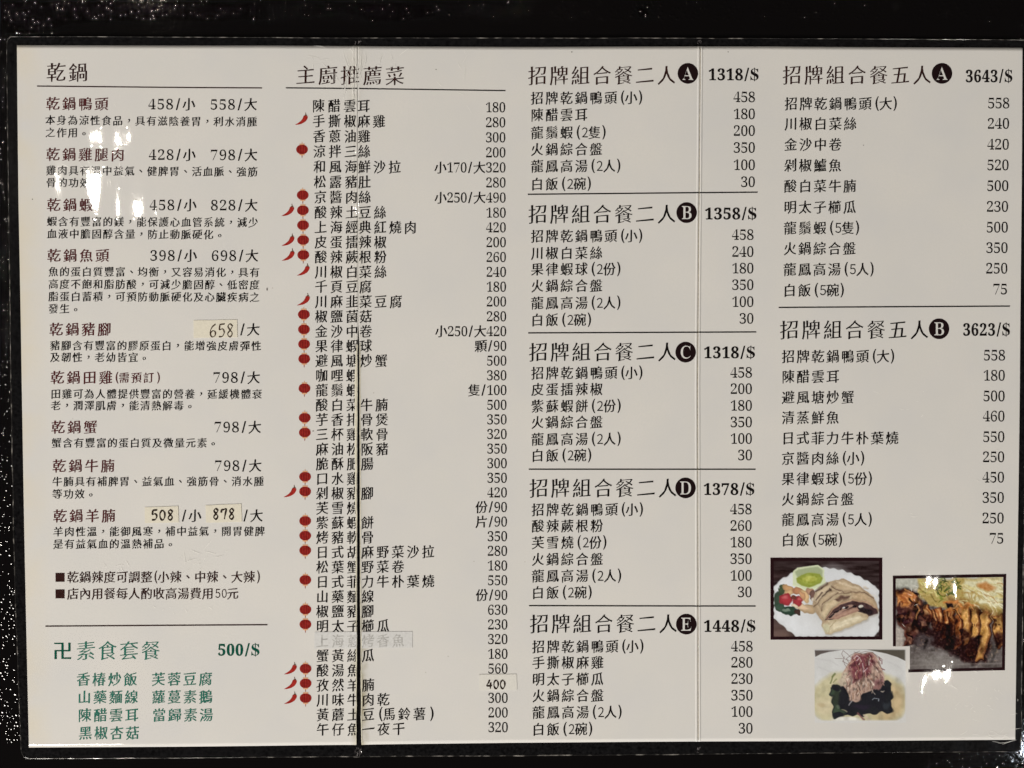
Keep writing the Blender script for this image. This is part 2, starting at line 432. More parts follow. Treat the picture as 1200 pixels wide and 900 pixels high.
class Print:                                  # collects one line of print, then builds it as one sheet-thin mesh
    def __init__(s): s.V = []; s.F = []; s.I = []; s.n = 0
    def add(s, V, F, mi=0):
        s.V.append(np.asarray(V, float)); s.F += [tuple(i + s.n for i in f) for f in F]; s.I += [mi] * len(F); s.n += len(V)
    def build(s, name, parent, mats, dz=0.00006, label=None):
        P = np.vstack(s.V)
        me = mesh(name, np.c_[P, 0 * P[:, 0]], s.F, mats, s.I)
        bm = bmesh.new(); bm.from_mesh(me)
        x0, x1 = P[:, 0].min(), P[:, 0].max()
        for c in (404, 407, 410, 412, 413.2, 414.6, 416, 416.4, 417.6, 418.8, 419.6, 421, 423, 426, 430, 436, 813, 814.2, 815.4, 816.4, 817.2, 817.9, 818.6, 819.4, 820.4, 821.4, 822.4, 824):   # print follows the folds
            if x0 < c < x1: bmesh.ops.bisect_plane(bm, geom=bm.verts[:] + bm.edges[:] + bm.faces[:], dist=1e-5, plane_co=(c, 0, 0), plane_no=(1, 0, 0))
        if x0 < 419 < x1 and P[:, 1].mean() > 398:   # the open crack carries no print
            kill = [f for f in bm.faces if crack_l(f.calc_center_median().y) - 0.1 < f.calc_center_median().x < crack_r(f.calc_center_median().y) + 0.1]
            bmesh.ops.delete(bm, geom=kill, context='FACES')
        co_ = np.array([v.co[:2] for v in bm.verts]); W = W3(co_[:, 0], co_[:, 1], dz)
        for v, p in zip(bm.verts, W): v.co = p
        bm.normal_update()
        # faces upward
        for f in bm.faces:
            if f.normal.z < 0: f.normal_flip()
        bm.to_mesh(me); bm.free()
        return link(name, me, parent, label)
NARROW = '()/'
def put(pr, ch, x, y, kind, gw, gh, mi=0, slope=0.0, x0=0, clipx=None):
    """one character: x = left of its cell, y = centre height, gw/gh = size in px"""
    V, F = glyph(ch, kind)
    if ch in '，、。':                         # set in the middle of the cell
        lo, hi = V.min(0), V.max(0)
        px = x + gw * 0.5 + (V[:, 0] - (lo[0] + hi[0]) / 2) * gw / 0.88; py = y + (1.2 if ch == '。' else 0) - (V[:, 1] - (lo[1] + hi[1]) / 2) * gh / 0.88
    elif kind in ('kai', 'head') and ch not in NARROW:    # CJK em square
        px = x + (V[:, 0] - 0.06) / 0.88 * gw; py = y - (V[:, 1] - 0.38) / 0.88 * gh
    else:
        lo, hi = V.min(0), V.max(0)
        wd = (hi[0] - lo[0])
        if kind in ('num', 'bold') and ch in SERIF:
            r0 = glyph('0', kind)[0]; W0 = np.ptp(r0[:, 0]); H0 = np.ptp(r0[:, 1])
            sx = min(gw * 0.86, gh * (0.62 if kind == 'num' else 0.72)) / W0; px = x + gw / 2 + (V[:, 0] - (lo[0] + hi[0]) / 2) * sx; py = y - (V[:, 1] - (r0[:, 1].min() + H0 / 2)) * gh / H0
        elif ch == '$':
            px = x + gw / 2 + (V[:, 0] - (lo[0] + hi[0]) / 2) * gw * 0.92 / wd; py = y - (V[:, 1] - (lo[1] + hi[1]) / 2) * gh * 1.12 / (hi[1] - lo[1])
        elif ch == '/':
            sw = min(gw * 0.75, gh * 0.42); px = x + gw / 2 + (V[:, 0] - (lo[0] + hi[0]) / 2) * sw / wd; py = y - (V[:, 1] - (lo[1] + hi[1]) / 2) * gh * 1.1 / (hi[1] - lo[1])
        elif ch in '()':
            px = x + gw / 2 + (V[:, 0] - (lo[0] + hi[0]) / 2) * gw * 0.62 / wd; py = y - (V[:, 1] - (lo[1] + hi[1]) / 2) * gh * 1.18 / (hi[1] - lo[1])
        else:
            px = x + gw / 2 + (V[:, 0] - (lo[0] + hi[0]) / 2) * gw * 0.8 / max(wd, 0.3); py = y - (V[:, 1] - (lo[1] + hi[1]) / 2) * gh / (hi[1] - lo[1])
    py = py + (px - x0) * slope
    # print never hangs over the open fold
    pr.add(np.stack([px, py], -1), F, mi)

def text(name, parent, s, x, y, pitch, g, m='black', slope=0.0, brk=None, kind='kai', narrow=None, num=None, gh=None, dz=0.00006):
    """a line of print from its left edge; brk = x of the 4th character where the fold interrupts the line"""
    pr = Print(); cx = x; gh = gh or g * 1.05; kk = 'head' if g > 18 and s != '卍' else 'kai'
    for i, ch in enumerate(s):
        if brk and i == 3: cx = brk
        if ch == ' ': cx += pitch; continue
        if ch in '()': put(pr, ch, cx, y, 'kai', pitch * 0.38, gh, 0, slope, x); cx += pitch * 0.38
        elif ch.isdigit(): put(pr, ch, cx, y, 'num2', pitch * 0.5, gh * 0.82, 0, slope, x); cx += pitch * 0.52
        else: put(pr, ch, cx, y, kk, g, gh, 0, slope, x); cx += pitch * (0.83 if s[i + 1:i + 2] == ')' and ch in '小大人份隻碗' else 1)
    return pr.build(name, parent, [M[m]], dz)
def figures(name, parent, s, xr, y, cell, h, m='black', kind='num', left=None, slash=None, cjk=None):
    """prices, set from the right edge (or from left=)"""
    slash = slash or cell * 0.95; cjk = cjk or h * 1.18
    adv = [slash if c == '/' else cell if (c.isdigit() or c == '$') else cjk for c in s]
    x = left if left is not None else xr - sum(adv)
    pr = Print()
    for c, a in zip(s, adv):
        if c.isdigit() or c == '$' or c == '/': put(pr, c, x, y, kind, a, h)
        else: put(pr, c, x + (a - h * 1.08) / 2, y, 'kai', h * 1.08, h * 1.12)
        x += a
    return pr.build(name, parent, [M[m]])
def rule(parent, a, b, t=1.35, m='black'):
    k = 60; s = np.linspace(0, 1, k); x = a[0] + (b[0] - a[0]) * s; y = a[1] + (b[1] - a[1]) * s
    V = np.vstack([np.c_[x, y - t / 2], np.c_[x, y + t / 2]]); pr = Print()
    pr.add(V, [(i, i + 1, k + i + 1, k + i) for i in range(k - 1)]); pr.build('divider_line', parent, [M[m]])

# ------------------------------------------------------------------ left panel, first column
text('section_heading', panelA, '乾鍋', 56, 84.6, 25.6, 20, 'brown', 0.01)
rule(panelA, (43.5, 101), (307, 103), 1.4, 'brown')
SP = 13.12
rows = [
 ('乾鍋鴨頭', 55, 121.3, ('458/小', 172.7), ('558/大', 245.3), [('本身為涼性食品，具有滋陰養胃，利水消腫', 140.6), ('之作用。', 155.2)], 53.8),
 ('乾鍋雞腿肉', 55, 180.7, ('428/小', 173.3), ('798/大', 245.6), [('雞肉具有溫中益氣、健脾胃、活血脈、強筋', 199.6), ('骨的功效。', 213.8)], 54.6),
 ('乾鍋蝦', 55.8, 239.8, ('458/小', 174.4), ('828/大', 246), [('蝦含有豐富的鎂，能保護心血管系統，減少', 259.4), ('血液中膽固醇含量，防止動脈硬化。', 273.8)], 55.4),
 ('乾鍋魚頭', 56, 299.2, ('398/小', 175), ('698/大', 247), [('魚的蛋白質豐富、均衡，又容易消化，具有', 318.2), ('高度不飽和脂肪酸，可減少膽固醇、低密度', 332.8), ('脂蛋白蓄積，可預防動脈硬化及心臟疾病之', 347.3), ('發生。', 361.6)], 57.0),
 ('乾鍋豬腳', 58.5, 385.8, None, ('/大', 279.5), [('豬腳含有豐富的膠原蛋白，能增強皮膚彈性', 404.8), ('及韌性，老幼皆宜。', 418.6)], 59),
 ('乾鍋田雞', 60, 442.3, None, ('798/大', 249), [('田雞可為人體提供豐富的營養，延緩機體衰', 461.6), ('老，潤澤肌膚，能清熱解毒。', 475.2)], 60),
 ('乾鍋蟹', 61, 500.5, None, ('798/大', 250.3), [('蟹含有豐富的蛋白質及微量元素。', 519)], 61),
 ('乾鍋牛腩', 62.5, 545.9, None, ('798/大', 250.8), [('牛腩具有補脾胃、益氣血、強筋骨、消水腫', 564.3), ('等功效。', 578.9)], 62),
 ('乾鍋羊腩', 63.5, 604.5, ('/小', 211), ('/大', 283.2), [('羊肉性溫，能御風寒，補中益氣，開胃健脾', 623), ('是有益氣血的溫熱補品。', 637.5)], 63.2),
]
for nm, x, y, p1, p2, desc, dx in rows:
    sl = np.interp(y, [100, 620], [0.009, -0.003])
    text('dish_name', panelA, nm, x, y, 18.9, 14.2, 'redbrown', sl, gh=14.6)
    for p, dd in ((p1, 0.4), (p2, 1.0)):
        if p:
            yy = y + (p[1] - x) * sl * 0.6
            figures('dish_price', panelA, p[0], 0, yy, 10.3, 12.6, 'black', left=p[1], slash=9.4, cjk=16)
    for s, yy in desc:
        text('dish_description', panelA, s, dx, yy, SP + (305.5 - 63.2 - 242) * 0, 10.4, 'black', sl, gh=10.8)
text('dish_note', panelA, '(需預訂)', 134.5, 442.6, 14.4, 11, 'redbrown')
text('menu_note', panelA, '■乾鍋辣度可調整(小辣、中辣、大辣)', 65.2, 676.2, 14.35, 12.2, 'brown', -0.001)
text('menu_note', panelA, '■店內用餐每人酌收高湯費用50元', 65.2, 695.6, 14.35, 12.2, 'brown', -0.001)
rule(panelA, (53.6, 733.6), (313.5, 732), 1.5, 'brown')
text('vegetarian_emblem', panelA, '卍', 63.3, 762.4, 22, 20.5, 'darkgreen', gh=21)
text('section_heading', panelA, '素食套餐', 90.8, 762.3, 25.3, 20, 'green', -0.002)
figures('set_price', panelA, '500/$', 304.5, 761.4, 10.3, 14.2, 'darkgreen', kind='bold', slash=8.5)
for (a, xa, b, xb, y) in (('香椿炒飯', 90.8, '芙蓉豆腐', 178.8, 796), ('山藥麵線', 92, '蘿蔓素鵝', 179, 816.8), ('陳醋雲耳', 92.4, '當歸素湯', 179.6, 838), ('黑椒杏菇', 93.2, None, 0, 858.8)):
    text('vegetarian_dish', panelA, a, xa, y, 18.4, 14, 'green', -0.003)
    if b: text('vegetarian_dish', panelA, b, xb, y - 0.3, 18.4, 14, 'green', -0.003)

# ------------------------------------------------------------------ chef's recommendations, second column
text('section_heading', panelA, '主廚推', 348.2, 87.8, 26.1, 20, 'brown', 0.01)
text('section_heading', panelB, '薦菜', 426.6, 88.8, 26.1, 20, 'brown', 0.006)
rule(panelA, (335, 103), (419, 104), 1.4); rule(panelB, (420.8, 104), (592.4, 106.2), 1.4)
names = '陳醋雲耳 手撕椒麻雞 香蔥油雞 涼拌三絲 和風海鮮沙拉 松露豬肚 京醬肉絲 酸辣土豆絲 上海經典紅燒肉 皮蛋擂辣椒 酸辣蕨根粉 川椒白菜絲 千頁豆腐 川麻韭菜豆腐 椒鹽菌菇 金沙中卷 果律蝦球 避風塘炒蟹 咖哩蝦 龍鬚蝦 酸白菜牛腩 芋香排骨煲 三杯雞軟骨 麻油松阪豬 脆酥肥腸 口水雞 剁椒豬腳 芙雪燒 紫蘇蝦餅 烤豬軟骨 日式胡麻野菜沙拉 松葉蟹野菜卷 日式菲力牛朴葉燒 山藥麵線 椒鹽豬腳 明太子櫛瓜 上海蔥烤香魚 蟹黃絲瓜 酸湯魚 孜然羊腩 川味牛肉乾 黃蘑土豆(馬鈴薯) 午仔魚一夜干'.split()
prices = '180 280 300 200 小170/大320 280 小250/大490 180 420 200 260 240 180 200 280 小250/大420 顆/90 500 380 隻/100 500 350 320 350 300 350 420 份/90 片/90 350 280 180 550 份/90 630 230 320 180 560 - 300 200 320'.split()
assert len(names) == 43 and len(prices) == 43
K = [0, 7, 15, 20, 30, 35, 42]
ny_ = np.interp(range(43), K, [124, 248.7, 388.2, 474.5, 647, 733.7, 855]); py_ = np.interp(range(43), K, [125.8, 249.3, 388.2, 474.4, 645.7, 732, 852.2])
def lantern(cx, cy):
    pr = Print(); k = 22; a = np.linspace(0, 2 * np.pi, k, endpoint=False)
    pr.add(np.c_[cx + 6.9 * np.sign(np.cos(a)) * np.abs(np.cos(a)) ** 0.85, cy + 5.6 * np.sin(a)], [tuple(range(k))], 0)
    for dx in (-4.3, -1.6, 1.6, 4.3):
        h = 5.2 * math.sqrt(1 - (dx / 7.2) ** 2); q = np.linspace(-1, 1, 7); x = cx + dx * (1 - 0.22 * q ** 2)
        V = np.vstack([np.c_[x - 0.22, cy + q * h], np.c_[x + 0.22, cy + q * h]]) + np.array([0, 0]); pr2.append((V, [(i, i + 1, 8 + i, 7 + i) for i in range(6)]))
    for (x0, x1, y0, y1) in ((-3, 3, -6.8, -5.4), (-3, 3, 5.4, 6.7), (-0.35, 0.35, -8.8, -6.8), (-0.9, 0.9, 6.7, 7.5)):
        pr.add([(cx + x0, cy + y0), (cx + x1, cy + y0), (cx + x1, cy + y1), (cx + x0, cy + y1)], [(0, 1, 2, 3)], 1)
    pr.add([(cx - 0.5, cy + 7.5), (cx + 0.5, cy + 7.5), (cx + 0.25, cy + 10), (cx - 0.25, cy + 10)], [(0, 1, 2, 3)], 0)
    o = pr.build('lantern_icon', panelA, [M['red'], M['gold']], 0.00006)
    # ribs, a hair above the body, in the same mesh
    V = np.vstack([v for v, _ in pr2]); W = W3(V[:, 0], V[:, 1], 0.00009); F = []; n0 = len(o.data.vertices); q = 0
    for v, f in pr2:
        F += [tuple(i + q for i in ff) for ff in f]; q += len(v)
    bm = bmesh.new(); bm.from_mesh(o.data); vs = [bm.verts.new(p) for p in W]
    for f in F:
        ff = bm.faces.new([vs[i] for i in f]); ff.material_index = 2
        ff.normal_update()
        if ff.normal.z < 0: ff.normal_flip()
    bm.to_mesh(o.data); bm.free(); o.data.materials.append(M['redline']); pr2.clear()
pr2 = []
def chilli(cx, cy):
    pr = Print(); t = np.linspace(0, 1, 14)
    kx = [5.4, 5.0, 3.2, 0.2, -3.4, -7.0]; ky = [-4.6, -2.2, 0.8, 3.2, 4.9, 5.9]; q = np.linspace(0, 1, 6)
    x = cx + np.interp(t, q, kx); y = cy + np.interp(t, q, ky)
    wd = np.interp(t, [0, .1, .35, .7, 1], [2.1, 2.7, 2.5, 1.4, 0.15])
    dx = np.gradient(x); dy = np.gradient(y); l = np.hypot(dx, dy); nx, nyv = -dy / l, dx / l
    V = np.vstack([np.c_[x + nx * wd, y + nyv * wd], np.c_[x - nx * wd, y - nyv * wd]]); pr.add(V, [(i, i + 1, 15 + i, 14 + i) for i in range(13)], 0)
    pr.add([(cx + 3.7, cy - 4.6), (cx + 4.4, cy - 5.8), (cx + 6.4, cy - 5.8), (cx + 7.1, cy - 4.6)], [(0, 1, 2, 3)], 1)
    pr.add([(cx + 5.1, cy - 5.6), (cx + 4.7, cy - 8.2), (cx + 5.4, cy - 8.4), (cx + 6.0, cy - 5.6)], [(0, 1, 2, 3)], 1)
    pr.build('chilli_icon', panelA, [M['chilli'], M['stem']])
LAN = [3, 6, 7, 8, 9, 10, 14, 15, 16, 17, 19, 21, 22, 25, 26, 28, 29, 30, 32, 34, 35, 38, 39, 40]; CHI = [1, 7, 9, 10, 11, 13, 26, 38, 39, 40]
for i in range(43):
    y = ny_[i]; x0 = np.interp(y, [124, 248, 376, 545, 855], [366.8, 369.3, 370, 371.2, 371.6]); x4 = np.interp(y, [124, 248, 435, 545, 855], [419.9, 421.2, 422.6, 424, 425.2])
    sl = np.interp(y, [124, 400, 855], [0.008, 0.001, -0.008]); p = np.interp(y, [124, 400, 855], [18.4, 18, 18])
    mm = 'ghost' if i == 36 else 'black'
    dz = 0.00016 if i == 36 else 0.00006
    text('dish_name', panelA, names[i][:3], x0, y, p, 12.9, mm, sl, gh=14.2, dz=dz)
    if len(names[i]) > 3: text('dish_name', panelB, names[i][3:], x4, y + (x4 - x0) * sl, 17.7, 12.9, mm, sl, gh=14.2, dz=dz)
    if prices[i] != '-':
        figures('dish_price', panelB, prices[i], np.interp(y, [124, 300, 545, 855], [592.6, 593.4, 594.4, 595.6]), py_[i], 7.95, 12.0, 'black', slash=7.2, cjk=14.6)
    ix = np.interp(y, [124, 231, 545, 855], [353.2, 354.8, 357.6, 358.2])
    if i in LAN: lantern(ix, y - 2.2)
    if i in CHI: chilli(ix - (18 if i in LAN else 0.5), y - 1.5)

# ------------------------------------------------------------------ set meals
def badge(parent, ch, x, y):
    pr = Print(); a = np.linspace(0, 2 * np.pi, 40, endpoint=False)
    rr = [12, 9.6, 7.2, 4.8, 2.4]; VV = np.vstack([np.c_[x + q * np.cos(a), y + q * 1.01 * np.sin(a)] for q in rr])
    pr.add(VV, [(k * 40 + i, k * 40 + (i + 1) % 40, (k + 1) * 40 + (i + 1) % 40, (k + 1) * 40 + i) for k in range(4) for i in range(40)] + [tuple(160 + i for i in range(40))], 0)
    o = pr.build('letter_badge', parent, [M['dot'], M['knock']])
    V, F = raw_glyph(SERIF[ch], 4); V = reshape_strokes(V, F, -0.022, 0.004)
    lo, hi = V.min(0), V.max(0); s = 15.2 / (hi[1] - lo[1])
    px = x + (V[:, 0] - (lo[0] + hi[0]) / 2) * s * 0.92; py = y - (V[:, 1] - (lo[1] + hi[1]) / 2) * s
    W = W3(px, py, 0.00012); bm = bmesh.new(); bm.from_mesh(o.data); vs = [bm.verts.new(p) for p in W]
    for f in F:
        ff = bm.faces.new([vs[i] for i in f]); ff.material_index = 1; ff.normal_update()
        if ff.normal.z < 0: ff.normal_flip()
    bm.to_mesh(o.data); bm.free()
first = '招牌乾鍋鴨頭(小)'; hot = '火鍋綜合盤'; soup = '龍鳳高湯(2人)'; rice = '白飯(2碗)'
sets = [
 ('A', 620.1, 88.6, (805.9, 86.3), '1318/$', (829.4, 889.3, 87.4), [first, '陳醋雲耳', '龍鬚蝦(2隻)', hot, soup, rice], '458 180 200 350 100 30', [115, 134.8, 155.5, 175.1, 194.8, 215.7], [113.7, 133.6, 153.2, 173, 193.2, 213.1], 622.8, 885.2),
 ('B', 620.4, 251, (804.6, 249.2), '1358/$', (825.3, 886.9, 250.3), [first, '川椒白菜絲', '果律蝦球(2份)', hot, soup, rice], '458 240 180 350 100 30', [276.8, 296.7, 315.6, 335, 355.1, 375], [275, 294.9, 314.3, 333.7, 353.6, 373.2], 623, 883.6),
 ('C', 621, 412.5, (803.6, 412.7), '1318/$', (824.2, 885.2, 413), [first, '皮蛋擂辣椒', '紫蘇蝦餅(2份)', hot, soup, rice], '458 200 180 350 100 30', [437.2, 456.3, 476, 494.8, 514.7, 533.8], [436.5, 455.6, 475.2, 494.6, 514, 533.3], 623.3, 881.8),
 ('D', 621.6, 572, (803.3, 571.8), '1378/$', (823.7, 884.4, 573.2), [first, '酸辣蕨根粉', '芙雪燒(2份)', hot, soup, rice], '458 260 180 350 100 30', [597.4, 616.5, 636, 655.5, 675.1, 694.6], [596.6, 616, 635.4, 654.8, 674.4, 693.7], 623.8, 881.4),
 ('E', 622.2, 731, (804.2, 731.4), '1448/$', (823.9, 885.5, 733.6), [first, '手撕椒麻雞', '明太子櫛瓜', hot, soup, rice], '458 280 230 350 100 30', [757.9, 776.6, 796, 815.3, 834.8, 854.6], [757.3, 776.2, 795.3, 814.7, 833.9, 853.4], 624.4, 882.4)]
def bold_price(parent, s, x0, x1, y, h=14.2):
    c = (x1 - x0) / 5.75; figures('set_price', parent, s, 0, y, c, h, 'black', kind='bold', left=x0, slash=c * 0.75)
for L_, hx, hy, bd, bp, bpx, it, ps, ys, pys, nx_, xr in sets:
    text('set_heading', panelB, '招牌組合餐二人', hx, hy, 25.15, 19.6, 'brown' if L_ == 'A' else 'black', -0.002, gh=21)
    badge(panelB, L_, *bd); bold_price(panelC, bp, *bpx)
    for s, q, yy, pyy in zip(it, ps.split(), ys, pys):
        text('dish_name', panelB, s, nx_, yy, 17.25, 13.1, 'black', -0.003, gh=14.2)
        figures('dish_price', panelC, q, xr, pyy, 8.7, 12.6)
for a, b in (((618.5, 227.8), (887.8, 225.2)), ((619, 390.2), (886.3, 389)), ((619.6, 549.9), (885.5, 549.9)), ((620, 709.9), (885.5, 710.2))):
    y_ = a[1] + (b[1] - a[1]) * 0.74
    rule(panelB, a, (818.0, y_), 1.5); rule(panelC, (818.0, y_), b, 1.5)
big = '招牌乾鍋鴨頭(大)'
fives = [
 ('A', 918.4, 87.8, (1103.9, 86), '3643/$', (1131, 1186.6, 89.2), [big, '川椒白菜絲', '金沙中卷', '剁椒鱸魚', '酸白菜牛腩', '明太子櫛瓜', '龍鬚蝦(5隻)', hot, '龍鳳高湯(5人)', '白飯(5碗)'], '558 240 420 520 500 230 500 350 250 75',
  [121.4, 144.9, 169.2, 193.7, 218, 242.7, 267.2, 291.2, 315.7, 340.2], [120.9, 144.8, 169.2, 193.4, 217.7, 242, 266.3, 290.3, 314.4, 338.8], (920.4, 918.6), (1183.2, 1181)),
 ('B', 915.2, 386.4, (1100.5, 385.3), '3623/$', (1128, 1184, 386.2), [big, '陳醋雲耳', '避風塘炒蟹', '清蒸鮮魚', '日式菲力牛朴葉燒', '京醬肉絲(小)', '果律蝦球(5份)', hot, '龍鳳高湯(5人)', '白飯(5碗)'], '558 180 500 460 550 250 450 350 250 75',
  [417.7, 441.4, 465.6, 489.4, 513.4, 537.2, 561.1, 585, 608.9, 632.8], [416.3, 439.9, 464.1, 487.7, 511.8, 535.4, 559.2, 583, 607, 630.7], (917, 916.6), (1178.4, 1176))]
for L_, hx, hy, bd, bp, bpx, it, ps, ys, pys, nx_, xr in fives:
    text('set_heading', panelC, '招牌組合餐五人', hx, hy, 25.4, 19.6, 'brown' if L_ == 'A' else 'black', -0.001, gh=21)
    badge(panelC, L_, *bd); bold_price(panelC, bp, *bpx, h=15)
    for k, (s, q, yy, pyy) in enumerate(zip(it, ps.split(), ys, pys)):
        text('dish_name', panelC, s, nx_[0] + (nx_[1] - nx_[0]) * k / 9, yy, 17.4, 13.4, 'black', -0.001, gh=14.4)
        figures('dish_price', panelC, q, xr[0] + (xr[1] - xr[0]) * k / 9, pyy, 8.7, 12.8)
rule(panelC, (912.5, 360.3), (1183.7, 358.7), 1.5)

# ------------------------------------------------------------------ price stickers with handwriting
def slab(name, quad, dz, th, m, parent, label=None, wob=0.0):
    (x0, y0), (x1, y1), (x2, y2), (x3, y3) = quad; k = 9
    U = []; Vv = []
    for j in range(k):
        for i in range(k):
            s, t = i / (k - 1), j / (k - 1)
            U.append((x0 * (1 - s) + x1 * s) * (1 - t) + (x3 * (1 - s) + x2 * s) * t); Vv.append((y0 * (1 - s) + y1 * s) * (1 - t) + (y3 * (1 - s) + y2 * s) * t)
    U = np.array(U) + RNG.randn(len(U)) * wob; Vv = np.array(Vv) + RNG.randn(len(U)) * wob
    T = W3(U, Vv, dz + th); F = [(j * k + i, (j + 1) * k + i, (j + 1) * k + i + 1, j * k + i + 1) for j in range(k - 1) for i in range(k - 1)]
    rim = [i for i in range(k)] + [i * k + k - 1 for i in range(1, k)] + [(k - 1) * k + i for i in range(k - 2, -1, -1)] + [i * k for i in range(k - 2, 0, -1)]
    low = W3(U[rim], Vv[rim], dz); R = len(rim)
    F += [(rim[i], rim[(i + 1) % R], k * k + (i + 1) % R, k * k + i) for i in range(R)]
    return link(name, mesh(name, np.vstack([T, low]), F, [M[m]]), parent, label)
def pen(parent, strokes, m, wd, dz=0.00022):
    pr = Print()
    for st in strokes:
        P = np.array(st, float)
        t = np.arange(len(P)); tt = np.linspace(0, len(P) - 1, (len(P) - 1) * 6 + 1)
        # Catmull-Rom through the points
        Q = []
        for q in tt:
            i = min(int(q), len(P) - 2); f = q - i
            a, b, c, d = P[max(i - 1, 0)], P[i], P[i + 1], P[min(i + 2, len(P) - 1)]
            Q.append(0.5 * ((2 * b) + (c - a) * f + (2 * a - 5 * b + 4 * c - d) * f * f + (3 * b - a - 3 * c + d) * f ** 3))
        Q = np.array(Q); d = np.gradient(Q, axis=0); l = np.hypot(*d.T) + 1e-9; nn = np.stack([-d[:, 1], d[:, 0]], -1) / l[:, None]
        ww = wd * (0.85 + 0.25 * np.sin(np.arange(len(Q)) * 0.5))[:, None] / 2
        k = len(Q); pr.add(np.vstack([Q + nn * ww, Q - nn * ww]), [(i, i + 1, k + i + 1, k + i) for i in range(k - 1)])
    pr.build('handwriting', parent, [M[m]], dz)
def dig(ch, x, y, w_, h):
    D = {'6': [[(.85, .02), (.35, .25), (.08, .65), (.3, .98), (.75, .9), (.8, .62), (.45, .52), (.12, .7)]],
         '5': [[(.25, .05), (.2, .45), (.6, .38), (.88, .62), (.6, .95), (.1, .97)], [(.25, .05), (.95, .0)]],
         '8': [[(.8, .15), (.5, .0), (.2, .18), (.45, .45), (.8, .72), (.5, 1.0), (.15, .78), (.5, .48), (.82, .2), (.78, .12)]],
         '0': [[(.5, .02), (.15, .3), (.15, .75), (.5, 1.0), (.85, .72), (.85, .28), (.5, .02)]],
         '7': [[(.08, .12), (.5, .08), (.9, .02), (.75, .5), (.6, 1.0)], [(.12, .12), (.1, .38)]],
         '4': [[(.55, .0), (.3, .35), (.02, .68), (.98, .64)], [(.72, .3), (.68, .7), (.66, 1.0)]]}
    return [[(x + px * w_, y + py * h) for px, py in s] for s in D[ch]]
def note(quad, s, x, y, cw, cell, h, m, sm, wd, label):
    o = slab('price_sticker', quad, 0.00003, 0.00012, sm, menu, label, 0.08)
    st = []
    for i, c in enumerate(s): st += dig(c, x + i * cell, y, cw, h)
    pen(o, st, m, wd)
note([(227, 375.6), (278, 374.6), (278.6, 395.4), (227.4, 396)], '658', 246, 379.6, 8.2, 9.9, 15.4, 'pen', 'sticker', 1.5, 'cream sticker handwritten 658 in thin pen')
note([(169.8, 594.4), (209, 593), (209.6, 612.2), (170, 613)], '508', 177.5, 597.4, 7.4, 9.3, 12, 'marker', 'sticker', 2.0, 'cream sticker handwritten 508 in dark marker')
note([(241, 592), (283, 590.4), (283.6, 611.4), (241.6, 612.4)], '878', 249.6, 596, 7.2, 9.2, 12.4, 'marker', 'sticker', 2.0, 'cream sticker handwritten 878 in dark marker')
note([(561.6, 790.4), (605.4, 790), (605.8, 808.2), (561.6, 809)], '400', 570.4, 796.4, 6.4, 7.7, 10.6, 'marker', 'clearlabel', 1.9, 'pale sticker handwritten 400 in dark marker')
slab('correction_tape', [(368.6, 740.6), (418.2, 740.2), (418, 759.8), (368.6, 759.8)], 0.00003, 0.0001, 'tape', menu, 'left piece of grey tape over a faded dish name')
slab('correction_tape', [(424, 740.2), (483.4, 740), (483.4, 759), (424, 759.6)], 0.00003, 0.0001, 'tape', menu, 'right piece of grey tape over a faded dish name')

